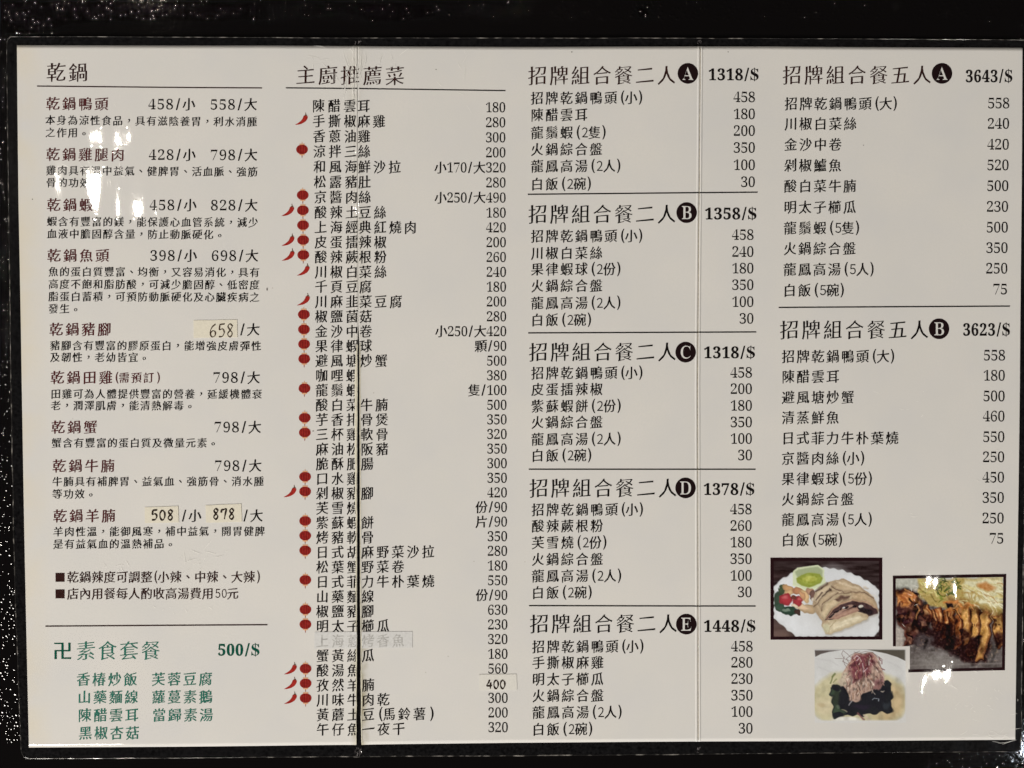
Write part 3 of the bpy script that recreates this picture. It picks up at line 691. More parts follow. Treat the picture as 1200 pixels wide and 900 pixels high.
# ------------------------------------------------------------------ printed food photographs (flat print, painted point by point)
def vnoise(x, y, s, seed=0):
    r = np.random.RandomState(seed).rand(64, 64); x = x / s; y = y / s
    xi = np.floor(x).astype(int); yi = np.floor(y).astype(int); fx = x - xi; fy = y - yi; fx = fx * fx * (3 - 2 * fx); fy = fy * fy * (3 - 2 * fy)
    g = lambda a, b: r[a % 64, b % 64]
    return (g(xi, yi) * (1 - fx) + g(xi + 1, yi) * fx) * (1 - fy) + (g(xi, yi + 1) * (1 - fx) + g(xi + 1, yi + 1) * fx) * fy
class Canvas:
    def __init__(s, X, Y, base):
        s.X0, s.Y0 = X, Y; s.C = np.ones(X.shape + (3,)) * np.array(base, float); s.warp(0, 40)
    def warp(s, a, sc, seed=5):
        s.X = s.X0 + (vnoise(s.X0, s.Y0, sc, seed) - .5) * 2 * a; s.Y = s.Y0 + (vnoise(s.X0, s.Y0, sc, seed + 1) - .5) * 2 * a
    def mix(s, m, c): s.C += (np.array(c, float) - s.C) * np.clip(m, 0, 1)[..., None]
    def sd(s, P):
        P = np.array(P, float); d = np.full(s.X.shape, 1e9); ins = np.zeros(s.X.shape, bool)
        for i in range(len(P)):
            a, b = P[i], P[(i + 1) % len(P)]; ex, ey = b - a; wx, wy = s.X - a[0], s.Y - a[1]
            t = np.clip((wx * ex + wy * ey) / (ex * ex + ey * ey + 1e-9), 0, 1); d = np.minimum(d, np.hypot(wx - ex * t, wy - ey * t))
            c = ((a[1] > s.Y) != (b[1] > s.Y)) & (s.X < (b[0] - a[0]) * (s.Y - a[1]) / (b[1] - a[1] + 1e-9) + a[0]); ins ^= c
        return np.where(ins, -d, d)
    def poly(s, P, c, soft=8, op=1.0, shade=None, depth=60):
        d = s.sd(P); s.mix(op * (0.5 - d / soft), c)
        if shade is not None: s.mix(op * np.clip(0.5 - d / soft, 0, 1) * np.clip(1 + d / depth, 0, 1) * 0.8, shade)
    def ell(s, cx, cy, rx, ry, c, rot=0, soft=0.12, op=1.0, shade=None):
        ca, sa = math.cos(rot), math.sin(rot); x = s.X - cx; y = s.Y - cy; q = np.hypot((x * ca + y * sa) / rx, (-x * sa + y * ca) / ry)
        s.mix(op * np.clip((1 - q) / soft + .5, 0, 1), c)
        if shade is not None: s.mix(op * np.clip((1 - q) / soft + .5, 0, 1) * np.clip(q, 0, 1) ** 3, shade)
    def line(s, P, w_, c, op=1.0, soft=4):
        for a, b in zip(P[:-1], P[1:]):
            ex, ey = b[0] - a[0], b[1] - a[1]; wx, wy = s.X - a[0], s.Y - a[1]
            t = np.clip((wx * ex + wy * ey) / (ex * ex + ey * ey + 1e-9), 0, 1); d = np.hypot(wx - ex * t, wy - ey * t); s.mix(op * np.clip((w_ / 2 - d) / soft + .5, 0, 1), c)
    def speckle(s, m, amt, sc, seed): s.C += ((vnoise(s.X0, s.Y0, sc, seed) - .5) * 2 * amt * np.clip(m, 0, 1))[..., None]

def print_photo(box, ox, oy, k, nx, ny, paint, name, parent, label, alpha=None, skip=None):
    """box = corners in photograph px; paint coordinates = (px - o) * k"""
    (x0, y0), (x1, y1), (x2, y2), (x3, y3) = box
    s, t = np.meshgrid(np.linspace(0, 1, nx), np.linspace(0, 1, ny))
    U = (x0 * (1 - s) + x1 * s) * (1 - t) + (x3 * (1 - s) + x2 * s) * t; Vv = (y0 * (1 - s) + y1 * s) * (1 - t) + (y3 * (1 - s) + y2 * s) * t
    C = paint((U - ox) * k, (Vv - oy) * k)
    g = C.mean(-1, keepdims=True); C = g + (C - g) * 0.80; C = C + 4.0 * (vnoise(U, Vv, 1.1, 90)[..., None] - .5) + 5.0 * (vnoise(U, Vv, 0.7, 91)[..., None] - .5)
    C = np.clip(C, 8, 250)
    alb = np.clip(lin(C) / PAPER_SEEN * PAPER_ALB, 0.004, 0.9)
    P = W3(U.ravel(), Vv.ravel(), 0.00007)
    F = [(j * nx + i, (j + 1) * nx + i, (j + 1) * nx + i + 1, j * nx + i + 1) for j in range(ny - 1) for i in range(nx - 1) if not (skip and skip(U[j, i], Vv[j, i]))]
    me = mesh(name, P, F, [M['photo']])
    ca = me.color_attributes.new('print', 'FLOAT_COLOR', 'POINT'); ca.data.foreach_set('color', np.c_[alb.reshape(-1, 3), np.ones(nx * ny)].ravel())
    return link(name, me, parent, label)
mp_ = mat('photo_print', (0.5, 0.5, 0.5)); a_ = mp_.node_tree.nodes.new('ShaderNodeAttribute'); a_.attribute_name = 'print'
mp_.node_tree.links.new(a_.outputs['Color'], mp_.node_tree.nodes['Principled BSDF'].inputs['Base Color']); M['photo'] = mp_

def paint1(X, Y):
    c = Canvas(X, Y, (50, 34, 32))
    c.C += ((vnoise(X, Y * 9, 160, 3) - .5) * 34 + (vnoise(X, Y * 5, 60, 4) - .5) * 16)[..., None]
    c.mix(np.clip((Y - 560) / 250, 0, 1) * np.clip((330 - X) / 120, 0, 1) * 0.8, (122, 92, 78))
    c.mix(np.clip(1 - np.abs(Y - 250) / 60, 0, 1) * np.clip((330 - X) / 200, 0, 1) * 0.4, (96, 70, 66))
    pl = [(98, 350), (140, 300), (180, 268), (235, 240), (280, 215), (450, 155), (600, 166), (750, 190), (880, 235), (1000, 295), (1060, 340), (1103, 385), (1103, 780), (1080, 800), (1040, 828), (310, 828), (270, 790), (220, 755), (150, 690), (98, 655)]
    c.X = c.X0 + 5 * np.sin(Y / 11); c.Y = c.Y0 + 6 * np.sin(X / 13)
    c.poly(pl, (216, 213, 206), 9, shade=(200, 198, 190), depth=40)
    c.warp(6, 60); c.speckle(np.clip(-c.sd(pl) / 20, 0, 1), 5, 70, 9)
    c.ell(760, 560, 380, 230, (186, 180, 168), soft=.6, op=.6)
    c.ell(640, 260, 160, 110, (200, 197, 190), soft=.8, op=.6)
    c.poly([(282, 200), (322, 166), (520, 138), (578, 188), (592, 310), (520, 366), (390, 388), (285, 335)], (204, 208, 160), 8)
    c.poly([(300, 205), (335, 180), (515, 156), (562, 195), (570, 250), (440, 215), (330, 262)], (158, 166, 118), 16)
    c.poly([(318, 268), (360, 232), (440, 216), (540, 226), (568, 262), (540, 315), (440, 352), (360, 340), (325, 310)], (164, 170, 52), 12, shade=(132, 142, 44))
    c.ell(440, 272, 60, 24, (186, 184, 70), soft=.5, op=.8); c.speckle(np.clip(-c.sd([(318, 268), (440, 216), (568, 262), (440, 352)]) / 10, 0, 1), 14, 18, 31)
    c.line([(285, 335), (390, 384), (520, 362), (592, 308)], 16, (214, 216, 170))
    c.poly([(480, 395), (600, 305), (640, 330), (520, 400)], (105, 78, 62), 20, op=.7)
    c.warp(10, 26)
    for (x, y, rx, ry, cc, r) in [(150, 470, 52, 70, (58, 76, 56), 0), (180, 372, 36, 44, (70, 84, 52), .4), (240, 580, 82, 42, (46, 70, 52), .1), (150, 545, 50, 40, (60, 84, 62), .6), (320, 590, 36, 22, (72, 48, 40), .5), (215, 575, 36, 16, (112, 132, 108), .1),
                                  (235, 362, 62, 30, (206, 150, 92), .3), (240, 405, 48, 30, (222, 172, 112), -.5), (330, 390, 60, 36, (196, 126, 80), .2), (395, 440, 34, 66, (226, 178, 116), -.3), (450, 400, 50, 36, (190, 138, 102), .4), (470, 430, 28, 46, (120, 84, 70), .2),
                                  (360, 425, 24, 46, (212, 150, 96), -.6), (420, 560, 96, 40, (196, 160, 112), .1), (370, 545, 90, 28, (226, 186, 140), .25), (480, 475, 24, 24, (215, 196, 170), 0),
                                  (212, 470, 60, 56, (186, 46, 52), .2), (325, 490, 46, 46, (178, 48, 52), 0), (200, 450, 28, 20, (214, 82, 82), 0), (340, 468, 18, 14, (208, 84, 78), 0), (285, 450, 26, 22, (122, 58, 44), .3), (300, 530, 30, 16, (232, 204, 164), .1)]:
        c.ell(x, y, rx, ry, cc, r, .22, shade=[v * .78 for v in cc])
    c.warp(7, 34)
    wr = [(478, 470), (498, 392), (620, 310), (700, 284), (765, 275), (900, 335), (985, 392), (1055, 455), (1092, 560), (1088, 600), (1010, 628), (985, 660), (850, 722), (640, 798), (592, 792), (556, 722), (560, 680), (500, 600), (474, 540)]
    c.poly([(x + 8, y + 14) for x, y in wr], (150, 138, 118), 26, op=.6)
    c.poly(wr, (198, 170, 128), 10, shade=(160, 130, 94), depth=60)
    r = random.Random(3)
    # back roll, upper right
    c.poly([(640, 330), (700, 288), (765, 276), (850, 312), (930, 352), (985, 392), (960, 420), (860, 400), (760, 400), (690, 380)], (192, 162, 120), 12, shade=(150, 122, 90), depth=28)
    c.line([(700, 300), (790, 330), (900, 360)], 14, (216, 190, 150), .8, 14)
    # left rolls: overlapping slanted bands with dark gaps
    for (P, cc) in (([(480, 470), (500, 395), (620, 312), (668, 340), (560, 440), (520, 520)], (206, 178, 136)), ([(520, 520), (560, 440), (668, 372), (720, 400), (620, 470), (550, 580)], (196, 166, 124)),
                    ([(540, 610), (600, 500), (720, 420), (840, 404), (940, 420), (900, 450), (760, 480), (650, 560), (585, 668)], (208, 180, 134)), ([(840, 404), (960, 400), (1055, 460), (1090, 560), (1086, 590), (1040, 530), (960, 490), (850, 474)], (194, 160, 116))):
        c.poly([(x + 4, y + 8) for x, y in P], (112, 84, 60), 16, op=.75); c.poly(P, cc, 10, shade=[v * .80 for v in cc], depth=26)
    for P in ([(500, 392), (560, 360), (615, 318)], [(560, 440), (610, 400), (650, 376)], [(505, 470), (560, 400)], [(600, 400), (632, 368), (650, 384)]):
        c.line(P, 13, (76, 54, 42), .85, 9)
    for P in ([(548, 580), (560, 520), (620, 468), (716, 404)], [(720, 418), (840, 402), (960, 402), (1050, 458)], [(646, 345), (700, 378), (770, 402)], [(480, 540), (520, 500), (556, 446)]): c.line(P, 9, (108, 80, 58), .8, 8)
    for _ in range(26):
        x = r.uniform(500, 1020); y = r.uniform(330, 620); a = -.7 + r.uniform(-.3, .3) if x < 720 else .35 + r.uniform(-.25, .25); l = r.uniform(30, 100)
        c.line([(x, y), (x + l * math.cos(a), y + l * math.sin(a))], r.uniform(5, 12), r.choice([(222, 198, 158), (164, 134, 96), (214, 186, 142), (150, 118, 86)]), .45, 12)
    c.poly([(585, 668), (640, 580), (740, 512), (850, 484), (990, 505), (1080, 560), (1092, 602), (1005, 632), (960, 600), (880, 580), (740, 640), (640, 670)], (74, 48, 46), 8)
    c.poly([(600, 672), (650, 612), (740, 548), (840, 516), (880, 530), (770, 580), (690, 640)], (168, 128, 104), 10, op=.9)
    for (x, y, rx, ry, rr) in ((700, 585, 44, 9, -.6), (790, 548, 26, 14, -.3), (740, 560, 8, 16, 0), (868, 540, 20, 16, 0), (985, 585, 64, 28, .2), (930, 560, 30, 20, .3), (650, 630, 30, 8, -.7)): c.ell(x, y, rx, ry, (40, 28, 30), rr, .4)
    c.poly([(650, 646), (720, 608), (800, 574), (890, 546), (920, 572), (880, 594), (790, 622), (690, 668)], (184, 140, 112), 10, shade=(146, 100, 80), depth=22)
    c.ell(768, 544, 16, 9, (214, 206, 190), -.3, .4); c.ell(930, 536, 20, 14, (206, 194, 172), 0, .4)
    c.line([(600, 655), (660, 570), (740, 505), (850, 478), (1000, 500), (1086, 556)], 11, (182, 136, 102), .9)
    c.poly([(672, 478), (735, 432), (835, 428), (812, 462), (720, 490)], (112, 80, 62), 16, op=.85); c.line([(690, 474), (760, 450), (820, 440)], 6, (70, 48, 40), .7, 6)
    c.poly([(560, 716), (600, 700), (680, 664), (800, 640), (900, 612), (992, 652), (850, 722), (640, 798), (592, 790)], (212, 192, 150), 10, shade=(178, 152, 110), depth=30)
    c.line([(690, 670), (640, 730), (620, 780)], 10, (176, 150, 106), .7); c.ell(600, 745, 34, 36, (192, 184, 138), 0, .7, .7)
    for P in ([(720, 700), (840, 660), (930, 640)], [(680, 740), (800, 700)]): c.line(P, 12, (226, 210, 174), .6, 12)
    m = np.clip(-c.sd(wr) / 10, 0, 1); c.speckle(m, 9, 26, 77); c.speckle(m, 6, 12, 78)
    return c.C
p1 = print_photo([(902.8, 653.8), (1033.8, 653.8), (1033.6, 749.2), (902.8, 749.4)], 895, 645, 8.18, 200, 150, lambda X, Y: paint1(X, Y), 'food_photo', menu, 'printed photo of a sliced wrap, salad and green dip on a white plate')
def frame_strip(parent, P, wd):
    pr = Print(); k = 30
    for a, b in zip(P[:-1], P[1:]):
        a = np.array(a, float); b = np.array(b, float); d = (b - a) / np.linalg.norm(b - a); nn = np.array([-d[1], d[0]]) * wd / 2; a = a - d * wd / 2; b = b + d * wd / 2
        s = np.linspace(0, 1, k)[:, None]; Q = a + (b - a) * s
        pr.add(np.vstack([Q + nn, Q - nn]), [(i, i + 1, k + i + 1, k + i) for i in range(k - 1)])
    # mitre overlaps are trimmed by stacking heights instead: build each side a hair above the last
    P_ = np.vstack(pr.V); off = np.repeat(np.arange(len(P) - 1), 2 * k) * 0.000006
    me = mesh('photo_border', W3(P_[:, 0], P_[:, 1], 0.00010 + off), pr.F, [M['frame']])
    bm = bmesh.new(); bm.from_mesh(me)
    for f in bm.faces:
        if f.normal.z < 0: f.normal_flip()
    bm.to_mesh(me); bm.free(); link('photo_border', me, parent)
frame_strip(p1, [(904.6, 655.4), (1032, 655.4), (1031.9, 747.6), (904.8, 747.8), (904.6, 655.4)], 3.6)

def paint2(X, Y):
    c = Canvas(X, Y, (112, 102, 96)); c.speckle(np.ones_like(X), 12, 90, 41)
    c.C += ((vnoise(X, Y * 10, 120, 43) - .5) * 16 * np.clip((Y - 560) / 100, 0, 1))[..., None]
    c.mix(np.clip((220 - Y) / 60, 0, 1), (176, 172, 154)); c.mix(np.clip((Y - 440) / 60, 0, 1) * np.clip((150 - X) / 40, 0, 1), (168, 156, 142))
    c.ell(400, 760, 200, 60, (140, 132, 122), soft=.9, op=.6)
    c.warp(14, 50)
    c.poly([(240, 95), (600, 85), (925, 80), (925, 430), (820, 420), (640, 400), (480, 340), (330, 300), (260, 230)], (178, 152, 84), 20); c.poly([(480, 230), (640, 250), (820, 330), (925, 380), (925, 440), (640, 400), (480, 330)], (150, 108, 62), 30, op=.7)
    c.poly([(620, 100), (925, 85), (925, 330), (780, 300), (620, 230)], (206, 196, 152), 30)
    r = random.Random(5)
    for i in range(70):
        x = r.uniform(560, 925); y = r.uniform(95, 320); L_ = r.uniform(60, 150); a = r.uniform(-.2, .9)
        cc = r.choice([(226, 218, 178), (212, 196, 130), (180, 150, 84), (196, 178, 120), (170, 120, 62), (222, 206, 160)])
        c.line([(x, y), (x + L_ * .5 * math.cos(a), y + L_ * .5 * math.sin(a) - 6), (x + L_ * math.cos(a + .25), y + L_ * math.sin(a + .25))], r.uniform(5, 13), cc, .75, 8)
    c.ell(800, 150, 70, 26, (190, 116, 56), .3, .6, .75)
    for i in range(36):
        x = r.uniform(250, 480); y = r.uniform(95, 250); c.line([(x, y), (x + r.uniform(10, 60), y + r.uniform(-20, 50))], r.uniform(6, 14), r.choice([(198, 184, 90), (150, 140, 60), (214, 204, 130), (120, 104, 50)]), .7, 8)
    for i in range(60):
        x = r.uniform(385, 580); y = r.uniform(90, 270) ; y = min(y, 320 - (x - 385) * .9)
        c.line([(x, y), (x + r.uniform(-35, 35), y + r.uniform(-30, 30))], r.uniform(5, 10), r.choice([(96, 112, 34), (64, 84, 30), (130, 142, 58), (52, 66, 28)]), .85, 6)
    # dark crisp mass on the left
    c.warp(16, 36, 21)
    c.poly([(70, 200), (140, 165), (210, 185), (260, 250), (320, 320), (330, 420), (300, 520), (260, 610), (120, 630), (150, 520), (70, 460)], (98, 60, 50), 14)
    c.poly([(70, 215), (150, 190), (230, 230), (260, 290), (180, 320), (110, 330), (70, 330)], (204, 132, 70), 20, op=.9)
    for i in range(90):
        x = r.uniform(75, 330); y = r.uniform(300, 610)
        if y > 460 and x < 140: continue
        c.ell(x, y, r.uniform(10, 30), r.uniform(8, 22), r.choice([(70, 40, 42), (112, 66, 54), (52, 32, 38), (140, 88, 64), (88, 52, 58), (150, 108, 84)]), r.uniform(0, 3), .5, .75)
    for i in range(14): c.line([(r.uniform(75, 240), r.uniform(200, 300)), (r.uniform(75, 260), r.uniform(200, 320))], 12, r.choice([(170, 92, 48), (224, 160, 96), (146, 78, 48)]), .6, 12)
    c.poly([(300, 480), (420, 520), (560, 560), (640, 600), (840, 600), (800, 760), (680, 780), (540, 720), (440, 650), (330, 620), (180, 620), (240, 540)], (58, 36, 36), 30)
    c.ell(300, 600, 80, 60, (92, 82, 80), .3, .7, .8)
    # the sliced cutlet: overlapping curved slices
    base = [(310, 300), (352, 345), (398, 330), (462, 352), (505, 335), (566, 385), (620, 330), (700, 340), (785, 365), (880, 390)]
    tip = [(322, 440), (370, 490), (408, 510), (452, 560), (512, 540), (560, 650), (628, 610), (668, 700), (735, 740), (905, 640)]
    wd = [38, 30, 42, 34, 48, 40, 54, 62, 76, 58]
    for (bx, by), (tx, ty), w_ in reversed(list(zip(base, tip, wd))):
        big_ = bx > 600
        nx_, ny2 = (ty - by), -(tx - bx); l = math.hypot(nx_, ny2); nx_ /= l; ny2 /= l
        Pp = [(bx - nx_ * w_ * .5, by - ny2 * w_ * .5), (bx + nx_ * w_ * .55, by + ny2 * w_ * .55 - 12), ((bx + tx) / 2 + nx_ * w_ * .95, (by + ty) / 2 + ny2 * w_ * .95), (tx + nx_ * w_ * .5, ty + ny2 * w_ * .5), (tx - nx_ * w_ * .3, ty - ny2 * w_ * .3 + 12), ((bx + tx) / 2 - nx_ * w_ * .7, (by + ty) / 2 - ny2 * w_ * .7)]
        c.poly([(x + 10, y + 8) for x, y in Pp], (48, 26, 26), 16)
        c.poly(Pp, (206, 150, 78) if big_ else (176, 102, 54), 10, shade=(104, 54, 36), depth=22 if big_ else 16)
        for _ in range(7):
            t_ = r.uniform(.15, .95); o = r.uniform(-.4, .5); c.ell(bx + (tx - bx) * t_ + nx_ * w_ * o, by + (ty - by) * t_ + ny2 * w_ * o, r.uniform(8, 20), r.uniform(6, 12), r.choice([(118, 56, 34), (220, 160, 90), (70, 36, 30), (232, 176, 108), (160, 84, 44)]), math.atan2(ty - by, tx - bx), .6, .7)
        c.ell(bx + (tx - bx) * .78, by + (ty - by) * .78, w_ * .62, 56, (56, 30, 30), math.atan2(ty - by, tx - bx) - 1.57, .8, .85 if not 760 < bx < 800 else .3)
        c.line([(bx + nx_ * w_ * .3, by + ny2 * w_ * .3), ((bx + tx) / 2 + nx_ * w_ * .6, (by + ty) / 2 + ny2 * w_ * .6)], 7, (236, 186, 116), .6, 8)
        c.line([(bx - nx_ * w_ * .45, by), ((bx + tx) / 2 - nx_ * w_ * .6, (by + ty) / 2 - ny2 * w_ * .6), (tx - nx_ * w_ * .3, ty)], 9, (44, 24, 26), .8, 8)
    c.poly([(690, 600), (740, 540), (770, 560), (730, 660), (700, 700)], (44, 26, 30), 22)
    c.poly([(640, 640), (700, 560), (720, 640), (700, 700), (650, 760)], (60, 34, 32), 24, op=.8)
    for (x, y) in ((505, 295), (510, 310)): c.ell(x, y, 26, 20, (34, 26, 34), 0, .4)
    for P in ([(470, 290), (560, 270), (600, 320)], [(620, 340), (640, 300), (700, 310)], [(480, 350), (560, 340), (590, 400)]): c.line(P, 26, (206, 128, 62), .85, 14)
    c.line([(520, 320), (570, 360), (590, 430)], 10, (60, 34, 30), .9, 8)
    mt = np.clip(1 - c.sd([(70, 180), (240, 170), (330, 290), (620, 300), (925, 380), (925, 660), (840, 780), (680, 790), (430, 660), (120, 640), (70, 470)]) / 30, 0, 1)
    n1 = vnoise(X * 1.2 + Y * .4, Y * .6 - X * .3, 44, 57); n2 = vnoise(X, Y, 13, 58)
    c.C *= (1 - mt * np.clip((n1 - .5) * 1.5, 0, .5) * np.where(X < 340, 1.0, .55))[..., None]                      # dark crevices between crisp edges
    c.C += (mt * np.clip((n2 - .70) * 150, 0, 34))[..., None] * np.array((1.0, .74, .42))  # oily highlights
    for (x, y) in ((180, 270), (240, 220), (130, 420), (220, 470), (270, 380), (190, 560), (480, 480), (600, 520)): c.ell(x, y, 26, 12, (36, 22, 26), r.uniform(0, 3), .6, .8)
    for P in ([(150, 175), (205, 215), (190, 260)], [(230, 300), (262, 345), (240, 420)], [(520, 330), (585, 300), (600, 360)], [(600, 290), (680, 300), (700, 340)]): c.line(P, 12, (216, 150, 86), .7, 9)
    c.speckle(np.ones_like(X), 9, 16, 55); c.speckle(np.ones_like(X), 7, 9, 56)
    c.C = (c.C - 112) * 1.16 + 102
    c.warp(0, 40)
    c.line([(175, 795), (925, 775)], 8, (142, 130, 118), .5, 8)
    return c.C
p2 = print_photo([(1046.2, 674.6), (1178.4, 672.4), (1177.2, 785.2), (1046.2, 788)], 1040, 665, 6.924, 200, 172, paint2, 'food_photo', menu, 'printed photo of sliced crispy golden cutlet with noodles and greens', skip=lambda u, v: u < 1065.4 and v > 757)
frame_strip(p2, [(1065.8, 786.0), (1175.6, 783.6), (1176.8, 674.2), (1047.8, 676.4), (1047.8, 755.4)], 3.4)

def paint3(X, Y):
    pc = np.array((203, 196, 183)); c = Canvas(X, Y, (200, 195, 184)); c.speckle(np.ones_like(X), 4, 60, 61)
    for P in ([(95, 150), (250, 170), (330, 220)], [(130, 240), (260, 290)], [(850, 180), (960, 230), (1030, 300)]): c.line(P, 12, (184, 178, 170), .5, 14)
    c.poly([(86, 62), (360, 62), (240, 78), (150, 102), (92, 132)], (92, 80, 72), 6)
    c.poly([(640, 56), (1046, 58), (1045, 176), (960, 135), (840, 96)], (84, 76, 62), 6)
    c.warp(10, 50)
    c.mix(np.clip(((1 - np.hypot((c.X - 555) / 520, (c.Y - 590) / 330)) / .14) + .5, 0, 1) * np.clip((c.Y - 250) / 50, 0, 1), (196, 182, 134))
    c.mix(np.clip((c.X - 640) / 200, 0, 1) * np.clip(((1 - np.hypot((c.X - 800) / 270, (c.Y - 600) / 260)) / .3), 0, 1), (198, 168, 116))
    c.ell(200, 650, 110, 90, (206, 186, 142), 0, .8, .7); c.ell(160, 640, 40, 24, (178, 150, 104), 0, .8, .5)
    c.ell(420, 790, 150, 30, (222, 214, 196), 0, .5, .9); c.speckle(np.clip((Y - 300) / 80, 0, 1), 8, 34, 63)
    c.warp(20, 60, 15)
    c.poly([(250, 470), (330, 432), (400, 440), (430, 560), (600, 500), (760, 452), (800, 380), (862, 382), (884, 500), (916, 690), (800, 712), (650, 726), (480, 745), (420, 738), (280, 776), (260, 700), (282, 560), (250, 530)], (34, 33, 37), 9)
    c.poly([(256, 480), (330, 446), (350, 540), (330, 640), (400, 700), (390, 735), (280, 765), (268, 690), (292, 560), (256, 528)], (62, 76, 54), 22, op=.85)
    c.ell(320, 560, 40, 90, (46, 50, 40), .1, .6, .7); c.ell(320, 480, 26, 18, (100, 116, 84), 0, .6, .8); c.ell(330, 650, 30, 20, (96, 108, 84), 0, .6, .7)
    c.line([(250, 420), (270, 340), (300, 318)], 20, (112, 118, 64), .9, 8); c.line([(290, 410), (320, 360)], 14, (128, 128, 78), .8, 8)
    c.line([(690, 590), (720, 566), (765, 578), (760, 610)], 8, (150, 156, 160), .9, 6); c.line([(440, 640), (470, 590)], 12, (168, 160, 156), .8, 8)
    for (x, y, rx, ry) in ((300, 470, 40, 34), (840, 420, 36, 50), (880, 560, 40, 60), (860, 680, 60, 36), (520, 730, 90, 24), (330, 740, 60, 30), (690, 700, 80, 30)): c.ell(x, y, rx, ry, (36, 36, 38), .2, .3)
    c.ell(850, 640, 50, 30, (52, 56, 60), 0, .8, .8); c.ell(570, 660, 80, 30, (44, 36, 48), 0, .8, .8)
    c.line([(380, 680), (410, 700)], 12, (150, 140, 104), .8, 8); c.line([(540, 745), (600, 790)], 22, (128, 74, 72), .8, 10); c.line([(600, 740), (680, 800)], 18, (200, 172, 142), .8, 8)
    fl = [(400, 270), (460, 170), (500, 95), (690, 85), (760, 150), (790, 220), (815, 310), (812, 400), (780, 450), (690, 480), (600, 510), (560, 570), (500, 600), (450, 590), (425, 540), (385, 440), (350, 380)]
    c.poly(fl, (186, 148, 124), 12)
    c.poly([(330, 390), (400, 300), (450, 330), (430, 430), (350, 440)], (200, 176, 144), 18)
    c.poly([(470, 170), (520, 110), (680, 100), (740, 170), (680, 260), (640, 330), (560, 380), (480, 410), (450, 300)], (122, 58, 62), 36, op=.9); c.poly([(690, 380), (800, 330), (805, 430), (720, 480)], (132, 84, 80), 26, op=.7)
    r = random.Random(9)
    for i in range(210):
        x = r.uniform(390, 800); y = r.uniform(110, 540)
        if c.X0.size and (y > 480 and x > 600): continue
        if x < 430 + (300 - min(y, 300)) * .25: continue
        L_ = r.uniform(14, 55); a = 1.57 + (x - 600) * -.0016 + r.uniform(-.6, .6)
        cc = r.choice([(214, 178, 154), (120, 52, 58), (200, 150, 118), (150, 84, 78), (226, 200, 176), (168, 112, 84), (104, 48, 50)] if y < 400 else [(214, 178, 148), (196, 152, 118), (150, 108, 76), (110, 76, 60), (226, 204, 176)])
        c.line([(x, y), (x + L_ * math.cos(a), y + L_ * math.sin(a))], r.uniform(4, 11), cc, .8, 6)
    c.poly([(690, 470), (760, 400), (800, 420), (770, 470)], (150, 100, 90), 14, op=.7)
    c.warp(0, 40)
    for P in ([(480, 150), (430, 100), (385, 65), (370, 100), (395, 150), (450, 170)], [(400, 130), (380, 180), (440, 210)], [(500, 80), (580, 100), (700, 90), (790, 150)], [(300, 150), (380, 148)], [(450, 200), (420, 150), (470, 110), (560, 70)], [(700, 85), (740, 130), (805, 165)], [(560, 90), (620, 75), (700, 84)], [(430, 250), (400, 210), (390, 170)], [(740, 180), (800, 260), (790, 300)]):
        c.line(P, 5, (104, 74, 66), .75, 4)
    for P in ([(500, 150), (530, 120), (560, 140), (530, 170)], [(590, 200), (600, 290), (640, 250)]): c.line(P, 9, (220, 186, 180), .8, 6)
    mk = np.clip(-c.sd(fl) / 8, 0, 1); n1 = vnoise(X * 1.3, Y * .7, 22, 68)
    c.C *= (1 - mk * np.clip((n1 - .5) * .9, 0, .28))[..., None]; c.speckle(mk, 9, 12, 66)
    c.C *= (1 - np.clip((Y - 300) / 80, 0, 1) * np.clip((vnoise(X, Y, 60, 70) - .5) * .25, 0, .1))[..., None]
    # oval soft edge of the cut-out fades to paper
    q = np.maximum(np.maximum(150 - X, X - 965) / 75, np.maximum((Y - 745) / 75, 0)); cor = np.hypot(np.maximum(np.maximum(175 - X, X - 940), 0), np.maximum(Y - 700, 0)) / 105
    c.mix(np.clip((cor - .86) / .16, 0, 1), pc)
    c.mix(np.clip((X - 1046) / 3, 0, 1), pc)
    return c.C
p3 = print_photo([(954.4, 761), (1061.4, 761), (1061.4, 846.6), (954.4, 846.6)], 945, 755, 9.0, 190, 155, paint3, 'food_photo', menu, 'printed photo of dark seaweed topped with pink shavings in yellow sauce')

# ------------------------------------------------------------------ the two folds: wear, and shading painted in along the crack
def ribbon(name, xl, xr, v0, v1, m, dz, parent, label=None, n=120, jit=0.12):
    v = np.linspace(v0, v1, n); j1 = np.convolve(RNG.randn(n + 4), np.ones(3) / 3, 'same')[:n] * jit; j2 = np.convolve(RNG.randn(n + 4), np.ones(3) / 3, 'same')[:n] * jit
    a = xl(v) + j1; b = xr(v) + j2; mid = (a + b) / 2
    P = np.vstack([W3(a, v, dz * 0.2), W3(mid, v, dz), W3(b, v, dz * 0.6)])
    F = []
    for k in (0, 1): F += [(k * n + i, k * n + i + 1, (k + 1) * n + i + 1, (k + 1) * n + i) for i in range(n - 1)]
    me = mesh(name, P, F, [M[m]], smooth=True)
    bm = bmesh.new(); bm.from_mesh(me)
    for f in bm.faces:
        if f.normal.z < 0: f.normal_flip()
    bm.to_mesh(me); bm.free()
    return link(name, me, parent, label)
ribbon('worn_shaded_fold_edge', lambda v: np.interp(v, [405, 440, 560, 640, 872], [417.2, 415.6, 416.0, 416.9, 417.0]), lambda v: crack_l(v) - 0.15, 404, 871.5, 'worn_shaded', 0.00014, panelA, 'rubbed pale paper along the crack, its tan also painting in shading', jit=0.35)
ribbon('worn_shaded_fold_edge', lambda v: crack_r(v) + 0.1, lambda v: crack_r(v) + 1.1, 402, 871, 'worn_shaded', 0.00012, panelB, None, jit=0.3)
